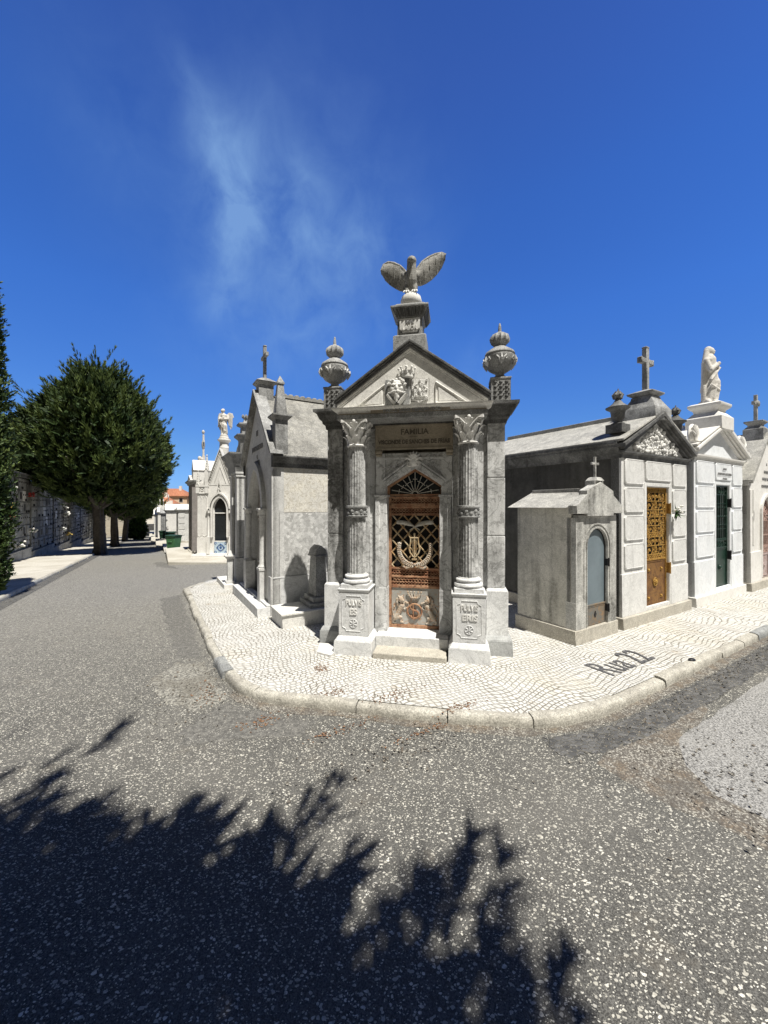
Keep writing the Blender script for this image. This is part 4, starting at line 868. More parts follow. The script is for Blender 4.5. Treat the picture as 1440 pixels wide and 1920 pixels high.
    ep = mb.build('statue_pedestal', M['mid'], root, bevel=.004)
    mb = MB()
    for k in range(9):
        x = ex-.17+.0425*k
        for (axis) in (0,1):
            if axis == 0: mb.tube([(ex+(x-ex)*.80,ey-.158,3.725),(x,ey-.205,3.80)], .014, 5)
            else: mb.tube([(ex+.158,ey+(x-ex)*.8,3.725),(ex+.205,ey+(x-ex),3.80)], .014, 5)
    mb.build('egg_moulding', M['dark'], ep)
    mb = MB(); x0_, x1_, za, zb = ex-.115, ex+.115, 3.545, 3.70
    mb.pxz([(x0_+.03,za),(x1_-.03,za),(x1_-.03,za+.02),(x1_,za+.035),(x1_,zb),(x0_,zb),(x0_,za+.035),(x0_+.03,za+.02)], ey-.165, ey-.13); pl = mb.build('plaque', M['relief'], ep, bevel=.003)
    text('AVE', .056, ex,ey-.168,3.635, M['letterg'], pl, depth=.006, bold=.001, xs=.95); text('LABOR', .064, ex,ey-.168,3.567, M['relief'], pl, depth=.007, bold=.001, xs=.82)
    # urns
    for s in (-1,1):
        c, cy = s*.963+.0, .50
        mb = MB(); mb.sq(c,cy,[(.105,2.70),(.105,2.985),(.112,2.99),(.112,3.01),(.08,3.02)]); ur = mb.build('urn_block', M['mid'], root, bevel=.003)
        mb = MB()
        for i in range(4):
            for j in range(3):
                zz = 2.80+.052*i; oo = (-1+j)*.06
                mb.blob((c+oo,cy-.106,zz), .020,.012,.018, 8, 5)
                if i < 3: mb.blob((c+oo*.9+.03,cy-.106,zz+.026), .009,.010,.009, 6, 4)
                mb.blob((c-s*.106,cy+oo,zz), .012,.020,.018, 8, 5)
        mb.build('diamond_studs', M['dark'], ur)
        mb = MB(); mb.lathe(c,cy,[(.07,3.01),(.085,3.02),(.075,3.035),(.05,3.05),(.047,3.075),(.075,3.09),(.12,3.12),(.158,3.165),(.175,3.21),(.178,3.25),(.160,3.258),(.155,3.275),(.165,3.285),(.155,3.31),(.12,3.335),(.085,3.36),(.06,3.375),(.055,3.39)], 36)
        mb.m = 1
        for k in range(6):
            a = 2*PI*k/6+PI/6
            def Q_(da, r_, z): return (c+r_*math.cos(a+da), cy+r_*math.sin(a+da), z)
            mb.tube([Q_(0,.155,3.14),Q_(0,.185,3.20),Q_(0,.180,3.245)], [.008,.016,.006], 5)
            for e in (-1,1): mb.tube([Q_(e*.06,.165,3.155),Q_(e*.16,.185,3.20),Q_(e*.28,.182,3.225),Q_(e*.33,.178,3.20),Q_(e*.26,.182,3.185)], [.009,.011,.011,.009,.006], 5)
        mb.m = 0
        uo = mb.build('urn', [M['mid'], M['marble']], ur)
        mb = MB(); mb.lathe(c,cy,[(.05,3.385),(.075,3.40),(.105,3.43),(.112,3.465),(.098,3.50),(.06,3.525),(.035,3.535),(.02,3.55),(.016,3.60),(.010,3.635),(.004,3.645)], 48, 12, .16, fz=(3.39,3.53)); mb.build('bud_finial', M['mid'], uo)
    return root
corner_mausoleum()

# ---------------------------------------------------------------- eagle
def eagle():
    a = R(-10.4); loc = Vector((.2607,3.989,0))+Matrix.Rotation(a,3,'Z')@Vector((-.03,.47,0)); loc.z = 3.878
    root = thing('eagle_statue', 'weathered stone eagle with raised wings standing on a ball above the gable', 'statue', loc, a+R(0))
    mb = MB(); mb.lathe(0,0,[(.02,.0),(.085,.012),(.115,.05),(.118,.08),(.105,.125),(.07,.158),(.02,.175)], 28); mb.build('ball', M['relief'], root)
    mb = MB()
    mb.caps((0,.02,.20), .045, (0,.0,.31), .072, 5); mb.caps((0,.0,.31), .072, (0.005,-.02,.40), .058, 4); mb.caps((.005,-.02,.40), .058, (.008,-.04,.485), .052, 4)
    mb.blob((.01,-.045,.50), .054,.060,.048, 12, 8); mb.caps((.02,-.09,.495), .022, (.032,-.118,.470), .009, 3)
    mb.caps((0,.05,.24), .045, (0,.10,.13), .030, 5)
    for s in (-1,1): mb.caps((s*.04,-.0,.24), .036, (s*.048,-.035,.17), .018, 4); mb.caps((s*.055,.01,.36), .05, (s*.09,.02,.40), .03, 3); mb.blob((.01+s*.028,-.072,.512), .016,.016,.010)
    mb.merged('body', M['eagle'], root, .007, 2)
    mb = MB()
    for s in (-1,1):
        for k in (-1,0,1): mb.tube([(s*.045,-.04,.170),(s*.045+k*.022,-.075,.165),(s*.045+k*.03,-.095,.14)], [.012,.011,.005], 6)
    mb.build('talons', M['relief'], root)
    def wing(pts_top, pts_bot, sgn):
        kz = 1.22 if sgn < 0 else 1.10; pts_top = [(x, y, .38+(z-.38)*kz) for x, y, z in pts_top]; pts_bot = [(x, y, .34+(z-.34)*kz) for x, y, z in pts_bot]
        mb = MB(); n = len(pts_top); vs = []
        for i in range(n):
            t_, b_ = Vector(pts_top[i]), Vector(pts_bot[i])
            for j in range(7):
                f = j/6; p_ = t_+(b_-t_)*f; p_.y += -.03*math.sin(f*PI)+.004*math.sin((i+j)*2.2)
                vs.append((p_.x, p_.y-.012*(1-.5*f), p_.z))
            for j in range(7):
                f = j/6; p_ = t_+(b_-t_)*f; p_.y += -.03*math.sin(f*PI); vs.append((p_.x, p_.y+.014*(1-.5*f), p_.z))
        fs = []
        for i in range(n-1):
            for j in range(6): a_ = i*14+j; fs += [(a_,a_+1,a_+15,a_+14),(a_+7,a_+21,a_+22,a_+8)]
            a_ = i*14; fs += [(a_,a_+14,a_+21,a_+7),(a_+6,a_+13,a_+27,a_+20)]
        for i in (0,n-1): a_ = i*14; fs += [(a_+j,a_+7+j,a_+8+j,a_+1+j) for j in range(6)]
        mb.add(vs, fs)
        mb.tube([(p_[0],p_[1],p_[2]) for p_ in pts_top], [.022]+[.019]*(n-3)+[.014,.008], 7)
        for i in range(1,n):   # feather ribs
            t_, b_ = Vector(pts_top[i]), Vector(pts_bot[i]); mid = (t_+b_)/2; mb.tube([tuple(t_+Vector((0,-.015,0))),tuple(mid+Vector((0,-.044,0))),tuple(b_+Vector((0,-.004,0)))], [.003,.0035,.006], 4)
        return mb.build('wing', M['eagle'], root)
    wing([(-.04,.02,.36),(-.075,.03,.43),(-.13,.045,.485),(-.20,.06,.525),(-.27,.07,.545),(-.325,.08,.535),(-.355,.085,.495)], [(-.045,.03,.25),(-.085,.04,.245),(-.135,.055,.262),(-.19,.07,.295),(-.25,.08,.335),(-.305,.09,.385),(-.348,.09,.445)], -1)
    wing([(.05,.02,.38),(.075,.03,.455),(.12,.045,.515),(.185,.06,.56),(.26,.07,.59),(.33,.08,.605),(.378,.085,.592)], [(.06,.03,.275),(.10,.04,.275),(.16,.055,.30),(.22,.07,.34),(.28,.08,.395),(.33,.09,.46),(.365,.09,.53)], 1)
eagle(); bpy.data.objects['eagle_statue'].scale = (1.05,1.05,1.06)

# ================================================================ shared pieces
def cross_mb(mb, x, y, z0, h, w, th, ends=True, along='x'):
    def bx(a, b, c, d):   # half-width span along the arm axis, z span
        if along == 'x': mb.box(x+a, x+b, y-th, y+th, c, d)
        else: mb.box(x-th, x+th, y+a, y+b, c, d)
    bx(-th, th, z0, z0+h); za = z0+h*.70
    bx(-w, -th, za-th, za+th); bx(th, w, za-th, za+th)
    if ends:
        bx(-th*1.25, th*1.25, z0+h, z0+h+th*.8)
        for s in (-1, 1): bx(min(s*w, s*(w+th*.7)), max(s*w, s*(w+th*.7)), za-th*1.25, za+th*1.25)
def frame_rect(mb, x0, x1, z0, z1, w, y0, y1):
    mb.box(x0,x0+w,y0,y1,z0,z1); mb.box(x1-w,x1,y0,y1,z0,z1); mb.box(x0+w,x1-w,y0,y1,z0,z0+w); mb.box(x0+w,x1-w,y0,y1,z1-w,z1)
def arch_pts(cx, r, zs, h, n=10, pointed=False):
    """outline of an arch head from left spring to right spring"""
    out = []
    for i in range(n+1):
        f = i/n
        if pointed:
            if f <= .5: a = f*2; x = -r+r*(1-math.cos(a*PI/2*.86))/(1-math.cos(PI/2*.86)); z = h*math.sin(a*PI/2*.86)/math.sin(PI/2*.86)
            else: a = (1-f)*2; x = r-r*(1-math.cos(a*PI/2*.86))/(1-math.cos(PI/2*.86)); z = h*math.sin(a*PI/2*.86)/math.sin(PI/2*.86)
        else: a = PI*(1-f); x = r*math.cos(a); z = h*math.sin(a)
        out.append((cx+x, zs+z))
    return out
def arch_band(mb, cx, r, zs, h, w, y0, y1, pointed=False, legs=0, n=14):
    inn = arch_pts(cx, r, zs, h, n, pointed); out = arch_pts(cx, r+w, zs, h+w*1.25, n, pointed)
    if legs: inn = [(cx-r, zs-legs)]+inn+[(cx+r, zs-legs)]; out = [(cx-r-w, zs-legs)]+out+[(cx+r+w, zs-legs)]
    m = len(inn)
    for i in range(m-1):
        a, b, c, d = inn[i], inn[i+1], out[i+1], out[i]
        mb.add([(a[0],y0,a[1]),(b[0],y0,b[1]),(c[0],y0,c[1]),(d[0],y0,d[1]),(a[0],y1,a[1]),(b[0],y1,b[1]),(c[0],y1,c[1]),(d[0],y1,d[1])], [(0,1,2,3),(0,4,5,1),(3,2,6,7),(7,6,5,4)])
def wall_with_arch(mb, x0, x1, z0, ztop, cx, r, zs, h, y0, y1, pointed=False, gable=None):
    """front wall slab with an arched opening down to z0; gable = (apex x, apex z)"""
    arc = arch_pts(cx, r, zs, h, 14, pointed)
    mb.box(x0, cx-r, y0, y1, z0, zs); mb.box(cx+r, x1, y0, y1, z0, zs)
    top = [(x1, zs), (x1, ztop)]+([gable] if gable else [])+[(x0, ztop), (x0, zs)]
    # split left and right of the crown so that each piece is simple
    k = len(arc)//2; ap = arc[k]; gt = gable if gable else (cx, ztop)
    left = [(x0, zs)]+arc[:k+1]+[(ap[0], gt[1] if gable and abs(gt[0]-cx) < 1e-6 else ztop)]+([(x0, ztop)])
    right = [(x1, zs)]+arc[:k-1:-1]+[(ap[0], gt[1] if gable and abs(gt[0]-cx) < 1e-6 else ztop)]+([(x1, ztop)])
    mb.pxz(left, y0, y1); mb.pxz(right[::-1], y0, y1)
def grille(mb, x0, x1, z0, z1, y, rnd, cell=.10, r=.006, mirror=True):
    """wrought-iron filigree: rows of scrolls and rings between rails"""
    cx = (x0+x1)/2; hw = (x1-x0)/2; z = z0; row = 0
    while z < z1-.02:
        h = min(cell*rnd.choice((.8,1.3,1.6)), z1-z)
        if z1-z-h < cell*.5: h = z1-z
        mb.box(x0,x1,y-.004,y+.006,z-.006,z+.006); nc = max(1, round(hw/(h*.8))); w_ = hw/nc
        for c in range(nc):
            for s in (-1,1):
                x = cx+s*w_*(c+.5); R_ = min(w_, h)*.42; k = (row+c) % 3
                if k == 0: mb.ring((x,y,z+h/2), R_, r, 12, 4); mb.ring((x,y,z+h/2), R_*.45, r*.8, 8, 4)
                elif k == 1: mb.spiral((x,y,z+h*.62), R_*.7, r, 1.6, s, PI/2, 14, .8, 4); mb.spiral((x+s*R_*.2,y,z+h*.28), R_*.6, r, 1.4, -s, -PI/2, 12, .8, 4)
                else:
                    mb.spiral((x-R_*.35,y,z+h*.5), R_*.6, r, 1.3, 1, 0, 12, .8, 4); mb.spiral((x+R_*.35,y,z+h*.5), R_*.6, r, 1.3, -1, PI, 12, .8, 4)
                mb.tube([(x-w_*.48,y,z),(x-w_*.1,y,z+h*.5),(x-w_*.48,y,z+h)], r*.8, 4); mb.blob((x,y-.003,z+h*.5), r*2, r*1.5, r*2, 6, 4)
        z += h; row += 1
    mb.box(x0,x1,y-.004,y+.006,z1-.006,z1+.006); mb.tube([(cx,y,z0),(cx,y,z1)], r, 4)
def flame_urn(root, x, y, z, s=1.0, mat='dark', block=True):
    mb = MB()
    if block: mb.box(x-.115*s,x+.115*s,y-.115*s,y+.115*s,z-.12*s,z+.0)
    mb.lathe(x,y,[(.085*s,z),(.088*s,z+.02*s),(.06*s,z+.03*s),(.055*s,z+.05*s),(.085*s,z+.09*s),(.09*s,z+.16*s),(.10*s,z+.20*s),(.155*s,z+.235*s),(.16*s,z+.25*s),(.12*s,z+.27*s),(.07*s,z+.31*s),(.045*s,z+.35*s),(.035*s,z+.37*s)], 24)
    u = mb.build('urn', M[mat], root)
    mb = MB(); mb.blob((x,y,z+.42*s), .055*s,.055*s,.05*s, 10, 7)
    for k in range(7):
        a = 2*PI*k/7; mb.tube([(x+.045*s*math.cos(a),y+.045*s*math.sin(a),z+.38*s),(x+.06*s*math.cos(a+.5),y+.06*s*math.sin(a+.5),z+.43*s),(x+.03*s*math.cos(a+1.1),y+.03*s*math.sin(a+1.1),z+.49*s)], [.018*s,.022*s,.005*s], 6)
    mb.tube([(x,y,z+.42*s),(x+.01*s,y,z+.53*s)], [.03*s,.006*s], 6); mb.build('flame', M[mat], u)
    return u
def panel_part(root, mat, x0, x1, z0, z1, y, d=.014, c=.03, name='panel'):
    mb = MB(); mb.panel(x0,x1,z0,z1,y,d,c); return mb.build(name, M[mat], root, bevel=.0015)
def lion_ring(mb, x, y, z, r=.05):
    mb.ring((x,y,z), r, r*.16, 20, 6); mb.blob((x,y,z+.0), r*.62, r*.5, r*.7, 10, 7)
    for k in range(8): a = 2*PI*k/8; mb.blob((x+r*.62*math.cos(a), y, z+r*.7*math.sin(a)), r*.2, r*.2, r*.2, 6, 4)

# ================================================================ gabled tomb left of the corner mausoleum
def gabled_tomb():
    # local x runs towards the camera along the left street (-n), local y away from the street (+t)
    n0, n1 = 5.60, 7.54; nc = (n0+n1)/2; hw = (n1-n0)/2
    root = thing('gabled_mausoleum', 'steep-roofed grey mausoleum with mottled side wall and pointed doorway, left of the corner mausoleum', 'mausoleum', W(1.5, nc), AL)
    D = 2.7; ev = 2.31; ap = 3.37
    mb = MB()  # side walls and back: framed panels on the side that faces the camera
    mb.box(hw-.20,hw-.012,.012,D,.05,ev); mb.box(-hw,-hw+.2,.0,D,.05,ev); mb.box(-hw+.2,hw-.2,D-.2,D,.05,ev); mb.pxz([(-hw+.01,ev),(hw-.01,ev),(0,ap-.04)], D-.2, D)
    mb.box(hw-.05,hw,.0,.10,.0,ev-.16); mb.box(hw-.05,hw-.002,.0,.09,ev-.16,ev-.0)
    wl = mb.build('wall', M['leftwall'], root, bevel=.003)
    mb = MB(); mb.box(hw-.02,hw-.004,.125,D,1.50,ev-.15); mb.build('upper_side_panel', M['cream'], wl)
    mb = MB(); mb.box(hw-.02,hw-.006,.125,D,.56,1.495); mb.build('lower_side_panel', M['mottled'], wl)
    mb = MB(); mb.box(hw-.03,hw+.006,.0,D,.535,.555); mb.box(hw-.03,hw+.002,.11,D,.0,.535); mb.build('side_dado', M['dado'], wl, bevel=.003)
    # facade: gable wall with a pointed arch
    mb = MB(); wall_with_arch(mb, -hw+.0, hw-.0, .0, ev, 0, .46, 1.50, .70, 0, .16, True)
    mb.pxz([(-hw,ev),(hw,ev),(0,ap-.03)], 0, .16)
    mb.box(-hw,-hw+.10,-.02,.0,.0,2.1); mb.box(hw-.10,hw,-.02,.0,.0,2.1); mb.box(-hw,-hw+.14,-.035,-.02,.0,.56); mb.box(hw-.14,hw,-.035,-.02,.0,.56)
    fc = mb.build('facade', M['leftwall'], root, bevel=.003)
    mb = MB(); arch_band(mb,0,.46,1.50,.70,.10,-.06,.05,True); arch_band(mb,0,.42,1.50,.64,.05,.0,.1,True); mb.build('arch_moulding', M['leftwall'], fc, fix=False)
    for s in (-1,1):
        mb = MB(); x = s*.50; mb.box(x-.075,x+.075,-.10,.06,.0,.60); mb.box(x-.085,x+.085,-.11,.06,.60,.64); mb.lathe(x,-.035,[(.07,.64),(.075,.66),(.06,.68),(.052,.70),(.05,1.42),(.06,1.44),(.055,1.46),(.075,1.50),(.08,1.53)], 20); mb.box(x-.085,x+.085,-.12,.06,1.53,1.56)
        mb.build('colonnette', M['leftwall'], fc, bevel=.003)
    mb = MB(); mb.box(-.40,.40,.10,.16,.08,1.45); mb.pxz(arch_pts(0,.42,1.45,.64,14,True)[::1], .10, .14); dr = mb.build('door', M['side2'], root)
    mb = MB(); mb.box(-.40,.40,.085,.10,1.43,1.47); mb.box(-.02,.02,.088,.10,.08,1.43)
    for s in (-1,1): frame_rect(mb, min(s*.04,s*.36), max(s*.04,s*.36), .62, 1.38, .02, .088, .10); frame_rect(mb, min(s*.04,s*.36), max(s*.04,s*.36), .14, .54, .02, .088, .10)
    mb.build('door_frame', M['leftwall'], dr)
    mb = MB(); mb.box(-hw-.04,hw-.35,-.22,.0,-.02,.13); mb.box(-hw-.02,hw-.02,-.09,.0,.13,.16); mb.box(hw-.35,hw-.02,-.22,0,-.02,.13); mb.build('step', M['dado'], root, bevel=.006)
    for zz, tx, sz in ((2.76,'DE',.13),(2.52,'JAZIGO PERPETUO',.115),(2.38,'E',.09),(2.26,'FAMILIA',.13)): text(tx, sz, 0,-.006,zz, M['letterg'], fc, depth=.003, bold=.002, xs=.78)
    # cornice and roof
    prof = [(0,ev-.15),(.02,ev-.15),(.025,ev-.09),(.06,ev-.06),(.075,ev-.02),(.10,ev+.0),(.10,ev+.02),(0,ev+.03)]
    mb = MB(); mb.mould([(hw,-.03),(hw,D)], prof); mb.mould([(-hw,D),(-hw,-.03)], prof); mb.build('cornice', M['dark'], root)
    mb = MB()
    for s in (-1,1):
        a = (s*(hw+.10), ev+.02); b = (0, ap+.10); c = (0, ap-.02); d = (s*(hw-.05), ev+.0)
        mb.pxz([a,b,c,d] if s > 0 else [d,c,b,a], .0, D)
    # scalloped foot of the roof
    k = 0; y = .35
    while y < D-.05:
        mb.blob((hw-.035,y+.05,ev+.115), .035,.055,.022, 8, 5); y += .105
    mb.box(-.05,.05,.3,D,ap+.08,ap+.13)
    for i in range(22): mb.blob((0,.35+i*.108,ap+.135), .04,.05,.03, 8, 5)
    mb.build('roof', M['roofl'], root, ang=30)
    mb = MB()   # coping along the gable edge
    for s in (-1,1): mb.pxz([(s*(hw+.09),ev+.04),(0,ap+.115),(0,ap+.16),(s*(hw+.15),ev+.03)], -.08, .12); mb.pxz([(s*(hw+.06),ev+.01),(0,ap+.06),(0,ap+.115),(s*(hw+.09),ev+.04)], -.045, .10)
    mb.build('gable_coping', M['mid'], root, bevel=.004)
    mb = MB()   # corner pinnacle
    x, y = hw+.0, .10
    mb.box(x-.09,x+.09,y-.09,y+.09,ev-.0,2.84); mb.frus((x-.09,x+.09,y-.09,y+.09),2.84,(x-.14,x+.14,y-.14,y+.14),2.89); mb.box(x-.145,x+.145,y-.145,y+.145,2.89,2.915)
    mb.frus((x-.085,x+.085,y-.085,y+.085),2.91,(x-.04,x+.04,y-.04,y+.04),3.37); mb.box(x-.055,x+.055,y-.055,y+.055,3.37,3.39); mb.frus((x-.055,x+.055,y-.055,y+.055),3.39,(x-.003,x+.003,y-.003,y+.003),3.50)
    mb.build('pinnacle', M['mid'], root, bevel=.003)
    mb = MB(); mb.box(-.11,.11,.0,.24,ap-.10,3.60); mb.frus((-.11,.11,.0,.24),3.60,(-.16,.16,-.05,.29),3.65); mb.frus((-.16,.16,-.05,.29),3.66,(-.06,.06,.06,.18),3.73); mb.build('cross_pedestal', M['mid'], root, bevel=.003)
    mb = MB(); cross_mb(mb, 0,.12,3.73,.54,.14,.026); mb.build('cross', M['mid'], root, bevel=.004)
    return root
gabled_tomb()
# low grave slab with its headstone between the two
g = thing('grave_slab', 'low white marble grave slab with a dark pointed headstone, squeezed between the gabled and corner mausoleums', 'grave', W(1.44, 4.93), AR)
mb = MB(); mb.box(0,.86,.0,.52,-.02,.165); mb.box(-.02,.88,-.02,.53,.165,.195); mb.build('slab', M['tymp'], g, bevel=.006)
mb = MB(); mb.box(.40,.80,.06,.50,.195,.26); mb.box(.45,.74,.09,.46,.26,.33); mb.frus((.50,.68,.13,.42),.33,(.52,.66,.16,.39),.88); mb.frus((.49,.69,.12,.43),.88,(.50,.68,.13,.42),.91); mb.pxz([(.50,.91),(.68,.91),(.66,.98),(.59,1.04),(.52,.98)],.14,.41)
mb.build('headstone', M['mid'], g, bevel=.006)

# ================================================================ classical tomb behind the gabled one
def classical_tomb():
    n0, n1 = 8.17, 8.95; nc = (n0+n1)/2; hw = (n1-n0)/2; z0 = gz(8.8)
    root = thing('domed_mausoleum', 'narrow pale mausoleum with deep cornice and shell-shaped dome, mostly hidden behind the gabled mausoleum', 'mausoleum', W(1.5, nc, z0), AL)
    mb = MB(); mb.box(-hw,hw,.05,2.4,.0,2.32); mb.box(hw-.02,hw+.0,.0,.05,.0,2.32); mb.build('wall', M['leftwall'], root)
    for s in (-1,1):
        a, b = sorted((s*hw, s*(hw-.22))); mb = MB(); mb.box(a,b,-.04,.22,.0,2.22); mb.box(a-.015,b+.015,-.055,.235,.0,.58); mb.box(a-.02,b+.02,-.06,.24,2.22,2.26); mb.box(a-.03,b+.03,-.07,.25,2.28,2.32); mb.build('pilaster', M['leftwall'], root, bevel=.004)
    mb = MB(); mb.mould([(-hw,2.4),(-hw,-.05),(hw,-.05),(hw,2.4)], [(0,2.32),(.02,2.32),(.04,2.45),(.08,2.52),(.09,2.60),(.15,2.66),(.155,2.70),(0,2.71)]); mb.box(-hw,hw,0,2.4,2.32,2.70); mb.build('cornice', M['mid'], root)
    x, y = hw-.17, .16
    mb = MB(); mb.sq(x,y,[(.13,2.70),(.12,2.98),(.13,3.0),(.19,3.06),(.195,3.09),(.10,3.12)]); mb.sq(x,y,[(.09,3.12),(.085,3.26),(.15,3.30),(.15,3.33),(.05,3.36),(.03,3.42)]); mb.blob((x,y,3.46),.05,.05,.05)
    for k in range(6): a = k*PI/3; mb.blob((x+.06*math.cos(a),y+.06*math.sin(a),3.49),.02,.02,.04,6,4)
    mb.build('corner_finial', M['mid'], root)
    mb = MB(); mb.lathe(.0,.55,[(.52,2.71),(.54,2.75),(.52,2.85),(.45,3.05),(.32,3.22),(.15,3.31),(.02,3.33)], 32, 16, .08); mb.build('dome', M['tymp'], root)
    mb = MB(); mb.box(-.3,.3,.0,.06,.1,1.9); mb.build('door', M['glass'], root); mb = MB(); mb.box(-hw-.1,hw+.16,-.30,.0,-.25,.09); mb.build('step', M['whitew'], root, bevel=.006)
    mb = MB(); mb.box(hw-.10,hw+.06,-.25,-.09,.09,.14); mb.box(hw-.07,hw+.03,-.22,-.12,.14,.56); mb.frus((hw-.07,hw+.03,-.22,-.12),.56,(hw-.12,hw+.08,-.27,-.07),.62); mb.box(hw-.12,hw+.08,-.27,-.07,.62,.645); mb.sq(hw-.02,-.17,[(.05,.645),(.02,.74)]); mb.build('step_post', M['leftwall'], root, bevel=.004)
classical_tomb()

# ================================================================ right-hand row
def corner_body(root, Wd, D, h, front, side, inset=0):
    mb = MB(); mb.box(0,.05,.03,D,.0,h); mb.box(Wd-.05,Wd,.03,D,.0,h); mb.box(.05,Wd-.05,D-.05,D,.0,h); mb.build('side_wall', M[side], root, bevel=.003)
def door_opening(root, x0, x1, z0, z1, Wd, h, front, y=.0):
    mb = MB(); mb.box(0,x0,y,y+.14,.0,h); mb.box(x1,Wd,y,y+.14,.0,h); mb.box(x0,x1,y,y+.14,z1,h); return mb.build('facade', M[front], root, bevel=.003)
def pediment_tomb(name, label, t0, width, front, side, cornice, roofm, ev, ap, dx, dz, ironm, panelm, seed, relief=False, D=2.6, plinthh=.14):
    root = thing(name, label, 'mausoleum', W(t0, 2.635+.05), AR)
    w_ = width; y0 = .0; rnd = random.Random(seed)
    mb = MB(); mb.box(.0,w_+.04,-.055,D,-.03,plinthh) if False else mb.box(-.045,w_+.045,-.05,D,-.03,plinthh); 
    mb.build('plinth', M['plinth' if relief else 'whitew'], root, bevel=.006)
    corner_body(root, w_, D, ev, front, side)
    x0, x1 = dx; z0, z1 = dz
    fc = door_opening(root, x0, x1, plinthh, z1, w_, ev, front)
    mb = MB(); mb.box(-.012,x0-.04,-.014,.02,plinthh,.70); mb.build('dado', M[front], fc, bevel=.003)
    mb = MB(); mb.box(x1+.04,w_+.012,-.014,.02,plinthh,.70); mb.build('dado', M[front], fc, bevel=.003)
    # moulded panels each side of the door
    ph = (ev-.03-.74)/4
    for (a, b) in ((.05,x0-.09),(x1+.09,w_-.05)):
        for k in range(4): panel_part(fc, front, a, b, .74+k*ph+.018, .74+(k+1)*ph-.018, 0, .018, .035)
    pt = panel_part(fc, front, x0-.05, x1+.05, max(.74+3*ph+.018, z1+.085), ev-.048, 0, .018, .035)
    mb = MB(); frame_rect(mb, x0-.055, x1+.055, plinthh+.0, z1+.06, .05, -.008, .03); mb.build('door_moulding', M[front], fc, bevel=.003)
    # door
    mb = MB(); y = .035; frame_rect(mb, x0,x1,z0,z1,.022,y-.005,y+.03); zp = z0+(z1-z0)*.40; mb.box(x0+.02,x1-.02,y+.0,y+.03,zp-.012,zp+.012)
    door = mb.build('door', M[ironm], root, bevel=.002)
    mb = MB(); mb.box(x0+.02,x1-.02,y+.008,y+.025,z0+.02,zp-.01); frame_rect(mb,x0+.035,x1-.035,z0+.035,zp-.025,.012,y+.002,y+.01); pn = mb.build('sheet_panel', M[panelm], door)
    mb = MB(); xc = (x0+x1)/2; lion_ring(mb, xc, y-.002, (z0+zp)/2+.02, .055 if relief else .04)
    if relief:
        for sx in (-1,1):
            for sz in (-1,1):
                px, pz = xc+sx*(x1-x0)*.28, (z0+zp)/2+sz*.20; mb.blob((px,y+.002,pz), .020,.02,.020, 8, 5)
                for k in range(4): mb.blob((px+.02*math.cos(k*PI/2+.8),y+.004,pz+.02*math.sin(k*PI/2+.8)), .009,.01,.009, 6, 4)
    mb.build('knocker', M[ironm], pn)
    mb = MB()
    if relief: grille(mb, x0+.02,x1-.02,zp+.01,z1-.02,y+.008,rnd,.078,.0062)
    else:
        grille(mb, x0+.02,x1-.02,zp+.01,zp+.16,y+.008,rnd,.07,.006); grille(mb, x0+.02,x1-.02,z1-.16,z1-.02,y+.008,rnd,.07,.006)
        for k in range(7):
            x = x0+.035+(x1-x0-.07)*k/6; mb.tube([(x,y+.006,zp+.16),(x,y+.006,z1-.16)], .008, 6)
            for q in (.3,.5,.7): zz = zp+.16+(z1-zp-.32)*q; mb.blob((x,y+.004,zz), .014,.012,.024, 6, 5)
        for q in (.22,.5,.8): zz = zp+.16+(z1-zp-.32)*q; mb.box(x0+.02,x1-.02,y+.004,y+.012,zz-.005,zz+.005)
    mb.build('grille', M[ironm], door, fix=False)
    mb = MB(); mb.box(x0+.02,x1-.02,y+.09,y+.10,z0,z1); mb.build('dark_interior', M['black'], door)
    for zz in (zp-.22, z1-.38):
        mb = MB(); mb.box(x1-.01,x1+.014,-.016,.03,zz,zz+.15); mb.tube([(x1+.004,-.02,zz-.01),(x1+.004,-.02,zz+.16)], .009, 8); mb.build('hinge', M[ironm] if relief else M['iron'], door)
    # cornices, pediment, roof
    pr = [(0,ev-.045),(.012,ev-.045),(.02,ev-.0),(.05,ev+.03),(.06,ev+.05),(.085,ev+.075),(.095,ev+.12),(.12,ev+.13),(.122,ev+.165),(0,ev+.17)]
    mb = MB(); mb.mould([(w_,D),(0,D),(0,.0)], pr) if False else mb.mould([(0,D),(0,.0)][::1], pr); mb.mould([(w_,.0),(w_,D)], pr)
    mb.mould([(0,.02),(0,-.001),(w_,-.001),(w_,.02)], [(0,ev-.045),(.012,ev-.045),(.02,ev-.0),(.05,ev+.022),(.052,ev+.045),(0,ev+.05)])
    cn_ = mb.build('cornice', M[cornice], root)
    a0 = ev+.05; cx = w_/2; ow = w_/2
    mb = MB(); mb.pxz([(.02,a0),(w_-.02,a0),(cx,ap-.10)], .02, .2); tp = mb.build('pediment', M[front], root, smooth=False)
    mb = MB()
    mb.chev(ow+.00,a0-.02,ap-.13,.0,.035,-.03,.2,cx); mb.chev(ow+.05,a0-.02,ap-.13,.033,.07,-.06,D,cx); mb.chev(ow+.10,a0-.03,ap-.13,.068,.115,-.10,D,cx)
    mb.build('raking_cornice', M[cornice], root, bevel=.004)
    mb = MB()   # roof slabs
    zt = ap-.13+.115
    mb.chev(ow+.115,a0+.005,ap-.115,.105,.135,-.085,D+.05,cx); mb.box(cx-.10,cx+.10,.5,D+.02,zt-.02,zt+.055); mb.build('roof', M[roofm], root, bevel=.004)
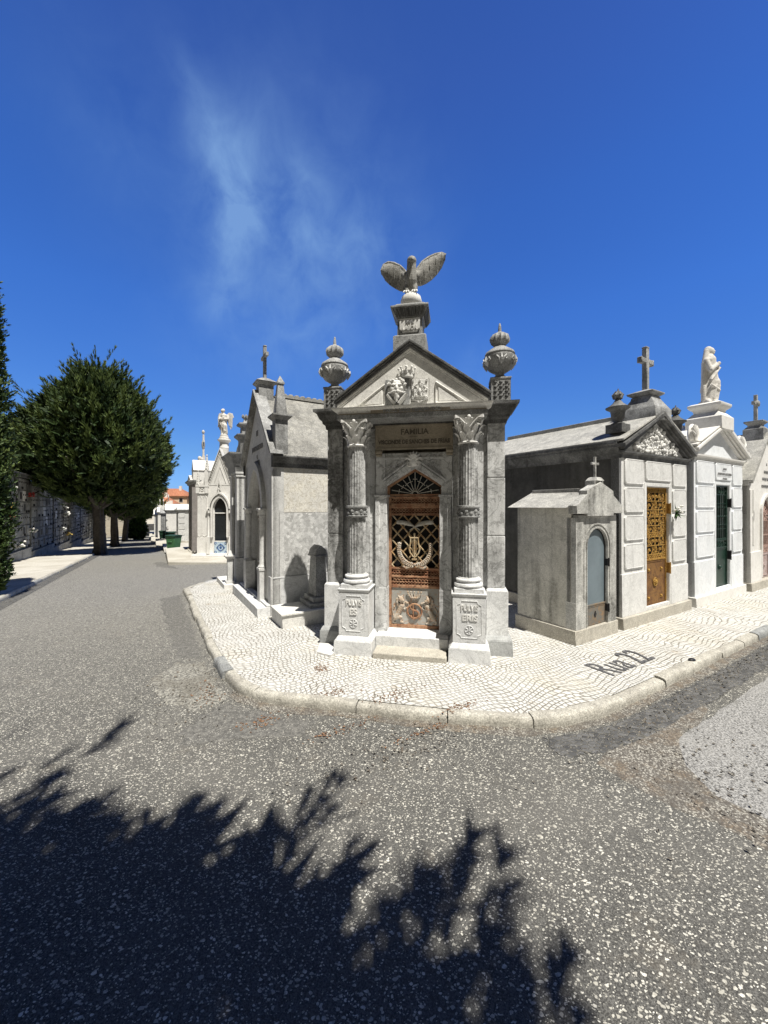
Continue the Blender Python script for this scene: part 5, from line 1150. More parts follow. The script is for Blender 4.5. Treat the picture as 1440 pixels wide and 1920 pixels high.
    if relief:
        mb = MB(); r2 = random.Random(12)
        for k in range(240):
            x = r2.uniform(.12, w_-.12); lim = (ap-.16-a0)*(1-abs(x-cx)/(ow-.04)); 
            if lim < .05: continue
            if abs(x-cx) > .62: continue
            z = a0+.02+r2.random()*min(lim-.03, .36 if abs(x-cx) < .25 else .26); q_ = r2.uniform(.014,.032)
            if k % 3: mb.blob((x, .01-r2.random()*.02, z), q_, q_*.9, q_, 7, 5)
            else: mb.spiral((x,.0,z), q_*1.3, .008, 1.2, r2.choice((-1,1)), r2.uniform(0,6), 9, .7, 4)
        mb.build('flower_relief', M['relief'], tp)
    return root, (cx, ap, a0, ow, D, tp, pt, fc)
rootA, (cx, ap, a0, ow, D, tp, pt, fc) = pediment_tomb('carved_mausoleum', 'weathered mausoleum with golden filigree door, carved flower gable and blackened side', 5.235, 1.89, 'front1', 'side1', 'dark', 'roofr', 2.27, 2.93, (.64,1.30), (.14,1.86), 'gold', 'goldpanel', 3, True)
mb = MB(); mb.sq(cx,.15,[(.235,2.82),(.235,2.98),(.22,3.0),(.14,3.14),(.135,3.175)]); mb.sq(cx,.15,[(.11,3.17),(.175,3.215),(.178,3.235),(.08,3.275),(.05,3.285)]); pdl = mb.build('cross_pedestal', M['mid'], rootA, bevel=.004)
mb = MB(); cross_mb(mb, cx,.15,3.27,.62,.15,.036); mb.build('cross', M['mid'], rootA, bevel=.008)
flame_urn(rootA, .10, .10, 2.68, .92); flame_urn(rootA, 1.76, .10, 2.68, .92)
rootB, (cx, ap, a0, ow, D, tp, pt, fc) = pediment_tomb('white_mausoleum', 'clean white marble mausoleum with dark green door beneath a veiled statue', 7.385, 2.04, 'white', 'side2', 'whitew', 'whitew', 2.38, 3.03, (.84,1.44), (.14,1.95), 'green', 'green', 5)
for zz, tx, sz in ((2.215,'JAZIGO DE',.052),(2.125,'EDUARDO PINTO GOMES TEIXEIRA',.060),(2.05,'E SUA FAMILIA',.046)): text(tx, sz, 1.14,-.03,zz, M['letterg'], pt, depth=.002, xs=.62)
mb = MB(); mb.sq(cx,.15,[(.26,2.90),(.26,3.12),(.24,3.14),(.18,3.21),(.17,3.22),(.18,3.26),(.225,3.30),(.24,3.33),(.24,3.36),(.19,3.385),(.1,3.39)]); mb.build('statue_pedestal', M['whitew'], rootB, bevel=.004)
for s, x in ((-1,.02),(1,2.02)):   # shell acroteria on the corners
    mb = MB(); mb.lathe(x,.02,[(.09,2.55),(.10,2.60),(.12,2.62)], 16); mb.blob((x,.03,2.74), .15,.05,.17, 16, 10)
    for k in range(7): a = PI*(.1+.8*k/6); mb.tube([(x,-.02,2.64),(x+.08*math.cos(a),-.035,2.70+.08*math.sin(a)),(x+.14*math.cos(a),-.01,2.74+.15*math.sin(a))], [.014,.018,.012], 5)
    mb.ring((x,-.03,2.70), .06, .014, 12, 5); mb.build('shell_ornament', M['whitew'], rootB)
def arched_tomb(label, t0, name='arched_mausoleum'):
    root = thing(name, label, 'mausoleum', W(t0, 2.64), AR); w_, D, ev, ap_ = 1.9, 2.5, 2.08, 3.02; cx = w_/2
    mb = MB(); mb.box(-.03,w_+.03,-.05,D,-.03,.14); mb.build('plinth', M['plinth'], root, bevel=.006)
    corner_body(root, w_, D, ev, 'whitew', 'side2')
    mb = MB(); wall_with_arch(mb, 0, w_, .14, ev, cx, .30, 1.45, .30, 0, .14); mb.pxz([(0,ev),(w_,ev),(cx,ap_-.04)], 0, .14); mb.box(0,.10,-.02,0,.14,1.9); mb.box(w_-.10,w_,-.02,0,.14,1.9); mb.box(-.01,cx-.36,-.03,-.0,.14,.72) ; mb.box(cx+.36,w_+.01,-.03,0,.14,.72); fc = mb.build('facade', M['whitew'], root, bevel=.003)
    mb = MB(); arch_band(mb,cx,.33,1.45,.33,.05,-.035,.03,legs=1.25); mb.build('arch_moulding', M['whitew'], fc, fix=False)
    mb = MB(); mb.box(.18,.24,-.012,.0,.85,1.9); mb.pxz([(.15,1.40),(.21,1.28),(.27,1.40),(.21,1.52)], -.012, 0); mb.build('sunk_moulding', M['whitew'], fc)
    mb = MB(); y = .05; mb.box(cx-.29,cx+.29,y,y+.03,.15,.66); frame_rect(mb,cx-.25,cx+.25,.19,.62,.015,y-.01,y); lion_ring(mb,cx,y-.012,.40,.05); dr = mb.build('door', M['pinkpanel'], root)
    mb = MB(); rnd = random.Random(9); grille(mb,cx-.28,cx+.28,.66,.80,y,rnd,.07); grille(mb,cx-.28,cx+.28,1.30,1.50,y,rnd,.09)
    for k in range(8): x = cx-.26+.52*k/7; mb.tube([(x,y,.8),(x,y,1.30)], .009, 6); mb.blob((x,y,1.0), .018,.012,.03, 6, 5)
    for r_ in (.28,.18): mb.ring((cx,y,1.47), r_, .010, 18, 5, 0, PI)
    for k in range(8): a = PI*(.06+.88*k/7); mb.spiral((cx+.22*math.cos(a),y,1.47+.22*math.sin(a)), .035, .007, 1.3, 1, a, 10, .7, 4); mb.tube([(cx,y,1.47),(cx+.18*math.cos(a),y,1.47+.18*math.sin(a))], .006, 4)
    mb.build('grille', M['pinkiron'], dr, fix=False); mb = MB(); mb.box(cx-.3,cx+.3,.12,.13,.14,1.78); mb.build('dark_interior', M['black'], dr)
    mb = MB()
    for s in (-1,1):
        e = cx+s*(cx+.05); mb.pxz([(e,ev+.0),(cx,ap_+.06),(cx,ap_+.0),(cx+s*(cx-.0),ev-.06)], -.06, D+.05)
    mb.build('roof', M['roofr'], root, smooth=False); mb = MB(); mb.mould([(0,D),(0,0)], [(0,ev-.10),(.03,ev-.08),(.045,ev-.02),(0,ev)]); mb.mould([(w_,0),(w_,D)], [(0,ev-.10),(.03,ev-.08),(.045,ev-.02),(0,ev)])
    mb.chev(cx+.04,ev-.04,ap_-.02,.0,.05,-.045,.1,cx); mb.build('cornice', M['whitew'], root)
    mb = MB(); y_ = .16; mb.box(cx-.16,cx+.16,.0,.32,ap_-.15,ap_+.13); mb.sq(cx,y_,[(.16,ap_+.13),(.10,ap_+.2),(.10,ap_+.22),(.15,ap_+.27),(.15,ap_+.30)]); mb.build('cross_pedestal', M['mid'], root, bevel=.003)
    mb = MB(); cross_mb(mb, cx,.16,ap_+.30,.52,.13,.028); mb.blob((cx,.14,ap_+.66), .07,.05,.07, 8, 6); mb.build('cross', M['mid'], root, bevel=.004)
    for zz, tx, sz in ((2.52,'A',.08),(2.36,'FAMILIA DE',.085),(2.22,'MANUEL VICENTE',.085),(2.08,'E SEUS DESCENDENTES',.075)): text(tx, sz, cx,-.006,zz-.12, M['letterg'], fc, depth=.003, xs=.75)
    return root
r1 = arched_tomb('cream mausoleum with pinkish arched iron door, cut by the right edge of the photo', 9.62)
r2 = dup(r1, W(11.75, 2.64), AR, 'cream mausoleum just beyond the one with the pink arched door, mostly outside the right edge')
mb = MB(); c_ = W(9.75, 2.95); b_ = (0,0,0)
urn = thing('draped_urn', 'pale stone urn under carved drapery on the roof corner beside the veiled statue mausoleum', 'urn', (c_[0],c_[1],2.30), AR)
mb.lathe(0,0,[(.14,-.1),(.15,0),(.10,.04),(.16,.14),(.19,.24),(.15,.34),(.07,.42),(.04,.46)], 24, 9, .14)
for k in range(5): a = k*1.25; mb.tube([(.05*math.cos(a),.05*math.sin(a),.44),(.17*math.cos(a+.3),.17*math.sin(a+.3),.30),(.20*math.cos(a+.6),.20*math.sin(a+.6),.12),(.15*math.cos(a+.8),.15*math.sin(a+.8),.02)], [.03,.035,.03,.012], 6)
mb.merged('bowl', M['whitew'], urn, .016, 2)

# small tomb with blue-grey door
def small_tomb():
    w_, D = .90, .86
    root = thing('small_mausoleum', 'small streaked stone tomb with arched blue-grey door and little cross, next to the golden-door mausoleum', 'mausoleum', W(4.15, 2.63), AR)
    mb = MB(); mb.box(-.0,w_,.0,D,-.03,.155); mb.build('plinth', M['plinth'], root, bevel=.006)
    mb = MB(); mb.box(.025,.06,.075,D-.02,.155,1.60); mb.box(w_-.06,w_-.025,.075,D-.02,.155,1.60); mb.box(.06,w_-.06,D-.06,D-.02,.155,1.60); mb.build('side_wall', M['smallside'], root, bevel=.003)
    mb = MB(); wall_with_arch(mb, .025, w_-.025, .155, 1.46, .45, .215, 1.11, .215, .012, .075); fc = mb.build('facade', M['small'], root, bevel=.002)
    mb = MB(); mb.box(.022,.05,.022,.14,.155,.46); mb.box(.018,.05,.02,.145,.46,.47); mb.box(.025,.04,.08,.13,.47,1.46); mb.build('corner_strip', M['small'], fc)
    mb = MB(); arch_band(mb,.45,.265,1.11,.265,.014,.002,.03,legs=.62); arch_band(mb,.45,.218,1.11,.218,.010,.002,.03,legs=.95); mb.build('arch_moulding', M['small'], fc, fix=False)
    mb = MB(); mb.box(.235,.665,.045,.06,.40,1.11); mb.pxz(arch_pts(.45,.215,1.11,.215,18), .045, .06); dr = mb.build('door', M['bluegrey'], root)
    mb = MB(); mb.box(.235,.665,.038,.045,.155,.40); mb.box(.235,.665,.032,.045,.395,.41); frame_rect(mb,.245,.655,.165,.385,.008,.034,.04); pn = mb.build('kick_panel', M['brownpanel'], dr)
    mb = MB(); mb.pxz([(.45,.245),(.472,.285),(.45,.325),(.428,.285)], .030, .038); mb.pxz([(.432,.26),(.452,.295),(.448,.30),(.426,.268)], .028, .032); mb.build('keyhole_plate', M['iron'], pn)
    mb = MB(); arch_band(mb,.45,.203,1.11,.203,.012,.036,.05,legs=.95); mb.build('door_frame', M['iron'], dr, fix=False)
    for zz in (.86,.30):
        mb = MB(); mb.box(.655,.695,.0,.05,zz,zz+.085); mb.tube([(.675,-.006,zz-.01),(.675,-.006,zz+.095)], .009, 8); mb.build('hinge', M['iron'], dr)
    # stepped pediment block and roof
    mb = MB(); mb.pxz([(.17,1.475),(.73,1.475),(.73,1.505),(.93,1.505),(.93,1.60),(.725,1.73),(.725,1.78),(.45,1.885),(.175,1.78),(.175,1.73),(-.03,1.60),(-.03,1.505),(.17,1.505)], -.035, .075); mb.box(.05,.85,.0,.075,1.455,1.49); mb.build('pediment', M['small'], root, bevel=.004)
    mb = MB()
    for s in (-1,1): mb.pxz([(.45+s*.52,1.575),(.45,1.79),(.45,1.76),(.45+s*.45,1.575)], .075, D+.07)
    mb.box(.40,.50,.12,D+.04,1.775,1.815); mb.build('roof', M['roofr'], root, bevel=.003)
    mb = MB(); mb.box(.36,.54,-.01,.11,1.83,1.90); mb.sq(.45,.04,[(.075,1.90),(.05,1.94),(.03,1.945)]); mb.build('cross_base', M['small'], root)
    mb = MB(); cross_mb(mb,.45,.04,1.94,.24,.062,.0125); mb.build('cross', M['small'], root, bevel=.002)
small_tomb()
# bouquet tied to the golden door
b = thing('flower_bouquet', 'white flowers with green leaves tied to the hinge of the golden door', 'flowers', (0,0,0)); p = Vector(W(5.235+1.33, 2.60)); b.location = (p.x, p.y, 1.49)
rnd = random.Random(1); mb = MB()
for k in range(26):
    d = Vector((rnd.gauss(0,1), rnd.gauss(-.3,.6), rnd.gauss(-.2,1.1))).normalized(); L = rnd.uniform(.05,.15); s_ = d.cross(Vector((0,0,1))).normalized()*.013; e = d*L
    mb.add([tuple(-s_), tuple(e*.5-s_*1.4), tuple(e), tuple(e*.5+s_*1.4), tuple(s_)], [(0,1,2,3,4)])
mb.build('leaves', M['stem'], b, fix=False); mb = MB()
for k in range(9): mb.blob((rnd.uniform(-.03,.07), rnd.uniform(-.06,0), .03+rnd.uniform(-.02,.09)), .018,.018,.014, 7, 5)
mb.build('petals', M['flower_w'], b)

# veiled woman statue on the white mausoleum
def veiled_statue():
    p = Vector(W(7.385+1.02, 2.635+.05+.15)); root = thing('veiled_woman_statue', 'white marble statue of a veiled woman with folded hands on the white mausoleum', 'statue', (p.x,p.y,3.39), AR); root.scale = (.86,.86,1.0)
    mb = MB()
    mb.caps((-.03,.02,.0), .115, (-.02,.0,.25), .125, 6); mb.caps((.03,-.03,.05), .095, (.06,-.05,.36), .115, 6); mb.caps((-.02,.02,.25), .125, (.01,.0,.55), .118, 6); mb.caps((.05,-.04,.36), .11, (.03,-.02,.52), .105, 4)
    mb.caps((.01,.0,.55), .115, (.0,.0,.76), .115, 5); mb.blob((0,.0,.76), .15,.095,.07, 14, 8)
    mb.caps((.0,-.0,.80), .05, (.02,-.01,.87), .045, 3); mb.blob((.035,-.015,.925), .058,.062,.075, 14, 10); mb.blob((.045,-.078,.918), .010,.014,.014); mb.blob((.04,-.06,.885), .028,.022,.02)
    mb.blob((.012,.022,.94), .080,.078,.085, 14, 10); mb.caps((-.035,.03,.92), .055, (-.13,.04,.70), .05, 6); mb.caps((.07,.04,.92), .04, (.12,.04,.76), .045, 5)
    mb.caps((-.13,.04,.70), .05, (-.135,.05,.30), .045, 9); mb.caps((-.135,.05,.30), .045, (-.12,.04,.03), .06, 6)
    mb.caps((-.13,.0,.74), .05, (-.13,-.07,.57), .05, 4); mb.caps((-.13,-.07,.57), .045, (.02,-.13,.66), .033, 6); mb.caps((.13,.0,.74), .05, (.15,-.07,.62), .045, 4); mb.caps((.15,-.07,.62), .04, (.05,-.13,.685), .032, 4)
    mb.blob((.05,-.145,.69), .045,.03,.032, 10, 7)
    for (a, b_) in (((-.13,-.09,.30),(.06,-.155,.22)),((-.12,-.08,.40),(.12,-.14,.62)),((-.06,-.10,.08),(-.02,-.13,.30)),((.02,-.12,.02),(.08,-.15,.30)),((.11,-.08,.05),(.15,-.09,.40)),((-.02,-.11,.02),(.11,-.12,.18))): mb.caps(a, .022, b_, .018, 9)
    mb.caps((-.14,-.03,.02), .05, (-.17,-.06,-.0), .03, 3); mb.caps((.12,-.06,.02), .05, (.16,-.09,.0), .028, 3)
    mb.box(-.17,.17,-.15,.13,-.0,.03)
    mb.merged('figure', M['statue'], root, .011, 2)
veiled_statue()

# ================================================================ gothic tomb with the angel, across the side lane
def gothic_tomb():
    z0 = gz(15.6); cx, cy = -6.12, 14.36
    root = thing('gothic_mausoleum', 'small white gothic mausoleum with steep gable, pinnacles and dark pointed door beneath the angel', 'mausoleum', (cx, cy, z0)); hw = .86; ev = 2.72; D = 1.7
    mb = MB(); mb.box(-hw-.14,hw+.14,-.22,D,-.1,.13); mb.box(-hw-.04,hw+.04,-.06,D,.13,.17); mb.build('plinth', M['gothic'], root, bevel=.006)
    mb = MB(); mb.box(-hw,-hw+.1,.12,D,.17,ev); mb.box(hw-.1,hw,.12,D,.17,ev); mb.box(-hw+.1,hw-.1,D-.1,D,.17,ev); mb.build('wall', M['gothic'], root)
    mb = MB(); wall_with_arch(mb, -hw, hw, .17, ev, 0, .24, 1.78, .46, 0, .12, True); fc = mb.build('facade', M['gothic'], root, bevel=.003)
    for s in (-1,1):
        mb = MB(); a, b = sorted((s*hw, s*.46)); mb.box(a,b,-.03,.0,.17,.76); mb.box(a+.02,b-.02,-.02,.0,.76,2.38); mb.box(a-.01,b+.01,-.05,.0,2.40,2.44); mb.box(a,b,-.035,.0,2.44,2.66)
        for k in range(3):
            x = a+(b-a)*(.2+.3*k); mb.ring((x,-.045,2.55), .045, .010, 10, 4); mb.tube([(x-.05,-.042,2.62),(x,-.042,2.55),(x+.05,-.042,2.62)], .008, 4)
        for (u, v) in ((.06,.46),(.54,.94)):
            xa, xb = a+(b-a)*u, a+(b-a)*v; mb.tube([(xa,-.025,.92),(xa,-.025,2.2),((xa+xb)/2,-.025,2.36),(xb,-.025,2.2),(xb,-.025,.92)], .010, 4); mb.tube([(xa,-.025,.86),((xa+xb)/2,-.025,.80),(xb,-.025,.86)], .010, 4)
        mb.box(a-.04,b+.04,-.07,.12,2.66,2.72)
        mb.build('side_panel', M['gothic'], fc, fix=True)
    mb = MB(); arch_band(mb,0,.26,1.78,.48,.07,-.09,.02,True,legs=1.0); arch_band(mb,0,.36,1.78,.62,.05,-.13,-.02,True,legs=.1); mb.tube([(0,-.10,2.55),(-.07,-.10,2.66),(-.03,-.10,2.80),(0,-.10,2.98)], .018, 5); mb.tube([(0,-.10,2.55),(.07,-.10,2.66),(.03,-.10,2.80),(0,-.10,2.98)], .018, 5); mb.build('arch_moulding', M['gothic'], fc, fix=False)
    for s in (-1,1):
        mb = MB(); mb.box(s*.42-.05,s*.42+.05,-.12,.02,.17,.80); mb.lathe(s*.42,-.06,[(.05,.80),(.035,.84),(.033,1.68),(.05,1.74),(.06,1.78)], 14); mb.box(s*.42-.065,s*.42+.065,-.13,.02,1.78,1.84); mb.build('colonnette', M['gothic'], fc, bevel=.002)
    # steep gable
    mb = MB(); mb.pxz([(-.42,ev-.3),(.42,ev-.3),(.42,ev+.0),(0,4.02),(-.42,ev+.0)], -.005, .14) if False else mb.pxz([(-.46,ev),(.46,ev),(0,4.02)], -.01, .14); mb.build('gable', M['gothic'], root, smooth=False)
    mb = MB(); mb.chev(.50,ev,4.06,.0,.05,-.07,.18); mb.chev(.36,ev+.06,3.78,.0,.03,-.035,.0); mb.chev(.22,ev+.08,3.40,.0,.025,-.03,.0)
    for k in range(14):
        for s in (-1,1): f = (k+.5)/14; mb.blob((s*.44*(1-f),-.03,ev+.02+1.2*f), .02,.02,.025, 6, 4)
    mb.build('gable_moulding', M['gothic'], root, fix=True)
    for x, zt in ((-.50,3.86),(.50,3.86),(-.83,3.30),(.83,3.30)):
        mb = MB(); mb.box(x-.065,x+.065,-.06,.07,ev-.3,zt-.55); mb.chev(.075,zt-.62,zt-.50,.0,.03,-.075,.08,x); mb.frus((x-.055,x+.055,-.05,.06),zt-.55,(x-.015,x+.015,-.01,.02),zt-.06)
        for k in range(5):
            for a in range(4): q = .05*(1-k/6); mb.blob((x+q*(1,-1,0,0)[a]*1.2, q*(0,0,1,-1)[a]*1.2, zt-.50+k*.09), .017,.017,.02, 6, 4)
        mb.blob((x,0,zt-.03), .03,.03,.035, 8, 5); mb.build('pinnacle', M['gothic'], root, bevel=.002)
    mb = MB(); mb.box(-hw,hw,.1,D,ev,ev+.10); mb.pxz([(-hw,ev+.1),(hw,ev+.1),(0,3.6)], .14, D); mb.build('roof', M['gothic'], root, smooth=False)
    mb = MB(); mb.box(-.24,.24,.06,.08,.62,1.78); mb.pxz(arch_pts(0,.24,1.78,.46,14,True), .06, .08); dr = mb.build('door', M['glass'], root)
    mb = MB(); mb.box(-.24,.24,.03,.06,1.66,1.70); mb.box(-.24,.24,.03,.06,.60,.64); mb.tube([(-.235,.04,.64),(-.235,.04,1.78)], .012, 4); mb.tube([(.235,.04,.64),(.235,.04,1.78)], .012, 4); mb.build('door_frame', M['gothic'], dr)
    mb = MB(); mb.box(-.235,.235,.03,.06,.17,.60); tl = mb.build('tile_panel', M['tilebl'], root)
    mb = MB(); mb.ring((0,.026,.385), .11, .016, 16, 5); mb.tube([(0,.026,.53),(.16,.026,.385),(0,.026,.24),(-.16,.026,.385)], .010, 4, True); mb.blob((0,.026,.385), .05,.01,.05, 8, 5)
    for sx in (-1,1):
        for sz in (-1,1): mb.ring((sx*.19,.026,.385+sz*.17), .04, .009, 10, 4)
    mb.build('tile_pattern', M['tileb'], tl)
    mb = MB(); mb.lathe(.0,.35,[(.17,3.2),(.17,4.12),(.18,4.16),(.17,4.18),(.165,4.36),(.20,4.40),(.24,4.44),(.24,4.48),(.20,4.50)], 12); mb.build('statue_pedestal', M['gothic'], root)
    # urn-like end caps of the parapet
    return root, (cx, cy+.35, z0+4.50)
gt, ap_ = gothic_tomb()
def angel(loc, label, name='angel_statue'):
    root = thing(name, label, 'statue', loc); mb = MB()
    mb.lathe(0,0,[(.18,0),(.19,.04),(.15,.08),(.14,.16),(.10,.20)], 14)
    mb.caps((-.05,.0,.20), .075, (-.06,.0,.50), .09, 6); mb.caps((.06,-.03,.22), .07, (.03,-.05,.52), .09, 6); mb.caps((-.01,.0,.50), .12, (.0,.0,.72), .11, 5); mb.caps((0,.0,.72), .11, (-.01,.0,.88), .11, 4); mb.blob((-.01,.0,.90), .155,.09,.06, 12, 8)
    mb.caps((-.02,-.01,.95), .04, (-.04,-.02,1.02), .04, 3); mb.blob((-.05,-.035,1.08), .065,.07,.08, 12, 9); mb.blob((-.04,.0,1.10), .075,.075,.075, 10, 8)
    mb.caps((-.15,.0,.90), .045, (-.16,-.07,.74), .042, 4); mb.caps((-.16,-.07,.74), .04, (.02,-.12,.80), .032, 5); mb.caps((.14,.0,.90), .045, (.17,-.06,.76), .042, 4); mb.caps((.17,-.06,.76), .04, (-.04,-.12,.74), .032, 5)
    mb.caps((.10,-.08,.50), .05, (.12,-.04,.22), .04, 6); mb.caps((-.12,-.04,.62), .05, (-.10,.0,.25), .04, 6)
    for a, b_ in (((-.10,-.10,.55),(.08,-.12,.30)),((-.05,-.12,.60),(-.09,-.08,.22)),((.03,-.13,.55),(.03,-.12,.22))): mb.caps(a, .022, b_, .018, 8)
    mb.merged('figure', M['statue'], root, .016, 2)
    for s in (-1,1):
        mb = MB(); pts = [(s*.06,.08,.90),(s*.14,.12,1.02),(s*.24,.15,1.00),(s*.28,.16,.86),(s*.27,.16,.62),(s*.22,.14,.38),(s*.16,.11,.52),(s*.08,.08,.72)]
        mb.pxz([(x,z) for x, y, z in pts], .085, .125); mb.tube([pts[0],pts[1],pts[2],pts[3]], .03, 6)
        for k in range(5): mb.tube([(s*(.12+.03*k),.082,.92-.03*k),(s*(.15+.03*k),.082,.55-.02*k)], .014, 5)
        mb.build('wing', M['statue'], root)
    return root
angel(ap_, 'white marble angel with folded arms and wings standing on the gothic mausoleum')
# shaded tomb beyond the gothic one, seen edge-on, with a sculpted group on its roof
def street_tomb(name, label, t, n0, n1, h, ap, mat='side2', top='cross', cat='mausoleum', rust_=False, plh=.2, step=.0):
    nc = (n0+n1)/2; hw = (n1-n0)/2; z0 = gz(n0)
    root = thing(name, label, cat, W(t, nc, z0-.02), AL)
    mb = MB(); mb.box(-hw-.05,hw+.05,-.06,2.2,-.5,plh); mb.build('plinth', M['plinth'], root, bevel=.006)
    mb = MB(); mb.box(-hw,-hw+.6,.02,2.1,plh,h); mb.box(hw-.6,hw,.02,2.1,plh,h) if hw > .6 else mb.box(-hw+.6,hw,.02,2.1,plh,h); mb.box(-hw+.55,hw-.55,.12,2.1,plh,h); mb.box(-hw+.55,hw-.55,.02,.12,1.9,h)
    if rust_:
        for k in range(5): zz = plh+.05+(h-plh-.1)/5*k; mb.panel(-.0,.01,zz,zz+.1,.0) if False else None
    wl = mb.build('wall', M[mat], root, bevel=.004)
    if rust_:
        for k in range(5):
            zz = plh+.04+(h-plh-.06)/5*k; mb = MB(); mb.box(hw-.0,hw+.025,.06,.42,zz,zz+(h-plh)/5-.05); mb.build('rusticated_block', M[mat], wl, bevel=.02)
    mb = MB(); mb.mould([(-hw,2.1),(-hw,.0),(hw,.0),(hw,2.1)], [(0,h-.02),(.03,h),(.05,h+.06),(.11,h+.10),(.12,h+.15),(0,h+.16)]); mb.box(-hw,hw,0,2.1,h-.01,h+.15); mb.build('cornice', M['mid'], root)
    mb = MB(); mb.pxz([(-hw-.06,h+.15),(hw+.06,h+.15),(0,ap)], -.04, 2.1); mb.build('roof', M['whitew' if mat != 'mid' else 'mid'], root, smooth=False)
    mb = MB(); mb.box(-.3,.3,.07,.11,plh,1.88); mb.build('door', M['iron'], root)
    if top:
        mb = MB(); mb.box(-.14,.14,.05,.35,ap-.1,ap+.16); cross_mb(mb, 0,.2,ap+.16,.55,.15,.03); mb.build('cross', M['whitew'], root, bevel=.003)
    return root
sB = street_tomb('shaded_mausoleum', 'tall mausoleum beyond the gothic one, its shaded doorway facing the road, sculptures on the roof', 1.36, 17.4, 19.1, 2.95, 3.35, 'side2', None)
z0 = gz(17.4); mb = MB(); hw = .85
mb.box(hw-.5,hw+.12,.05,.9,3.1,3.5); mb.pxz([(hw-.62,3.5),(hw+.16,3.5),(hw-.2,3.95)], .05,.9); mb.build('corner_attic', M['gothic'], sB, bevel=.004)
sg = thing('mourning_sculpture', 'pale sculpted group crowned by a tall slim cross on the shaded mausoleum roof', 'statue', W(1.8, 17.9, z0+3.3), AL)
mb = MB(); rnd = random.Random(21); mb.caps((0,0,0), .26, (0,0,.35), .22, 4); mb.caps((-.12,-.05,.35), .16, (-.1,-.05,.60), .12, 4); mb.caps((.14,.05,.30), .15, (.16,0,.55), .10, 4); mb.blob((-.08,-.08,.75), .09,.09,.10); mb.blob((.17,-.02,.68), .08,.08,.09)
for k in range(12): mb.caps((rnd.uniform(-.2,.2),-.12,rnd.uniform(.0,.3)), .05, (rnd.uniform(-.2,.2),-.15,rnd.uniform(.2,.6)), .04, 5)
mb.merged('figures', M['statue'], sg, .03, 2)
mb = MB(); mb.box(-.06,.06,.0,.12,.5,.86); mb.box(-.035,.035,.02,.09,.86,1.75); mb.box(-.16,.16,.02,.09,1.42,1.50); mb.blob((0,.05,1.32), .09,.07,.22, 8, 6); mb.blob((0,.05,1.86), .07,.06,.09, 8, 6); mb.build('cross', M['statue'], sg)
LAB = ['grey rusticated tomb standing just behind the green bin', 'pale tomb with a white cross, second beyond the green bin', 'tomb with dark doorway and small cross, halfway down the left street',
       'small white tomb with cross, next after the halfway one down the left street', 'distant pale tomb near the far houses on the left street', 'farthest small tomb in the row, beside the white end wall']
for i, (t, n0, n1, h, ap2, mat, rr) in enumerate(((1.45,29.2,31.2,2.2,2.55,'leftwall',True),(.85,32.6,34.4,2.3,2.9,'whitew',False),(.6,36.5,38.2,2.2,2.8,'mid',False),(.40,40,42,2.4,3.0,'whitew',False),(.25,45,47,2.3,2.9,'whitew',False),(.15,51,53.5,2.5,3.2,'leftwall',False))):
    street_tomb('small_mausoleum' if i else 'rusticated_mausoleum', LAB[i], t, n0, n1, h, ap2, mat, 'cross' if i else None, rust_=rr)
# statue of a cross on the second
# ================================================================ wheelie bins
def bin_(label, x, y, z, rz, body='bin', sc_=1.0):
    root = thing('wheelie_bin', label, 'bin', (x,y,z), rz, None)
    mb = MB(); mb.hexa([(-.19,-.20,.06),(.19,-.20,.06),(.19,.20,.06),(-.19,.20,.06),(-.25,-.27,.82),(.25,-.27,.82),(.25,.27,.82),(-.25,.27,.82)]); mb.box(-.265,.265,-.285,.285,.80,.84); mb.box(-.12,.12,-.275,-.255,.55,.60)
    mb.build('body', M[body], root, bevel=.012)
    mb = MB(); mb.pyz([(-.30,.842),(.29,.842),(.30,.875),(.10,.915),(-.22,.90),(-.31,.865)], -.28, .28); mb.tube([(-.24,.31,.86),(.24,.31,.86)], .018, 8); mb.build('lid', M['bindark'], root, bevel=.008)
    for s in (-1,1): mb = MB(); mb.tube([(s*.20,.20,.10),(s*.255,.20,.10)], .10, 18); mb.build('wheel', M['tyre'], root, bevel=.006)
    root.scale = (sc_,)*3; return root
p = W(.86, 20.6); bin_('green wheelie bin with dark lid standing alone at the pavement corner', p[0], p[1], gz(20.6)-.02, R(-12), 'bin', .92)
p = W(1.0, 27.8); bin_('dark green bin half hidden behind the nearer green bin', p[0], p[1], gz(27.8)-.02, R(20), 'bindark')
p = W(.75, 35.5); bin_('distant dark bin farther down the left street', p[0], p[1], gz(35.5)-.02, R(20), 'bindark')

# ================================================================ columbarium
def bouquet(loc, kind, label, s=1.0, seed=0):
    rnd = random.Random(seed); r = thing('flower_bouquet', label, 'flowers', loc); mb = MB()
    for k in range(14):
        d = Vector((rnd.gauss(0,1), rnd.gauss(0,1), rnd.gauss(.2,1))).normalized()*.14*s; q = Vector((-d.y,d.x,0)).normalized()*.02 if abs(d.x)+abs(d.y) > 1e-4 else Vector((.02,0,0))
        mb.add([tuple(-q), tuple(d*.6-q), tuple(d), tuple(d*.6+q), tuple(q)], [(0,1,2,3,4)])
    mb.build('leaves', M['stem'], r, fix=False); mb = MB()
    for k in range(12): mb.blob((rnd.uniform(-.1,.1)*s, rnd.uniform(-.1,.1)*s, rnd.uniform(-.06,.12)*s), .045*s,.045*s,.035*s, 7, 5)
    mb.build('petals', M['flower_'+kind], r)
SL = 4.55; H0 = 3.45
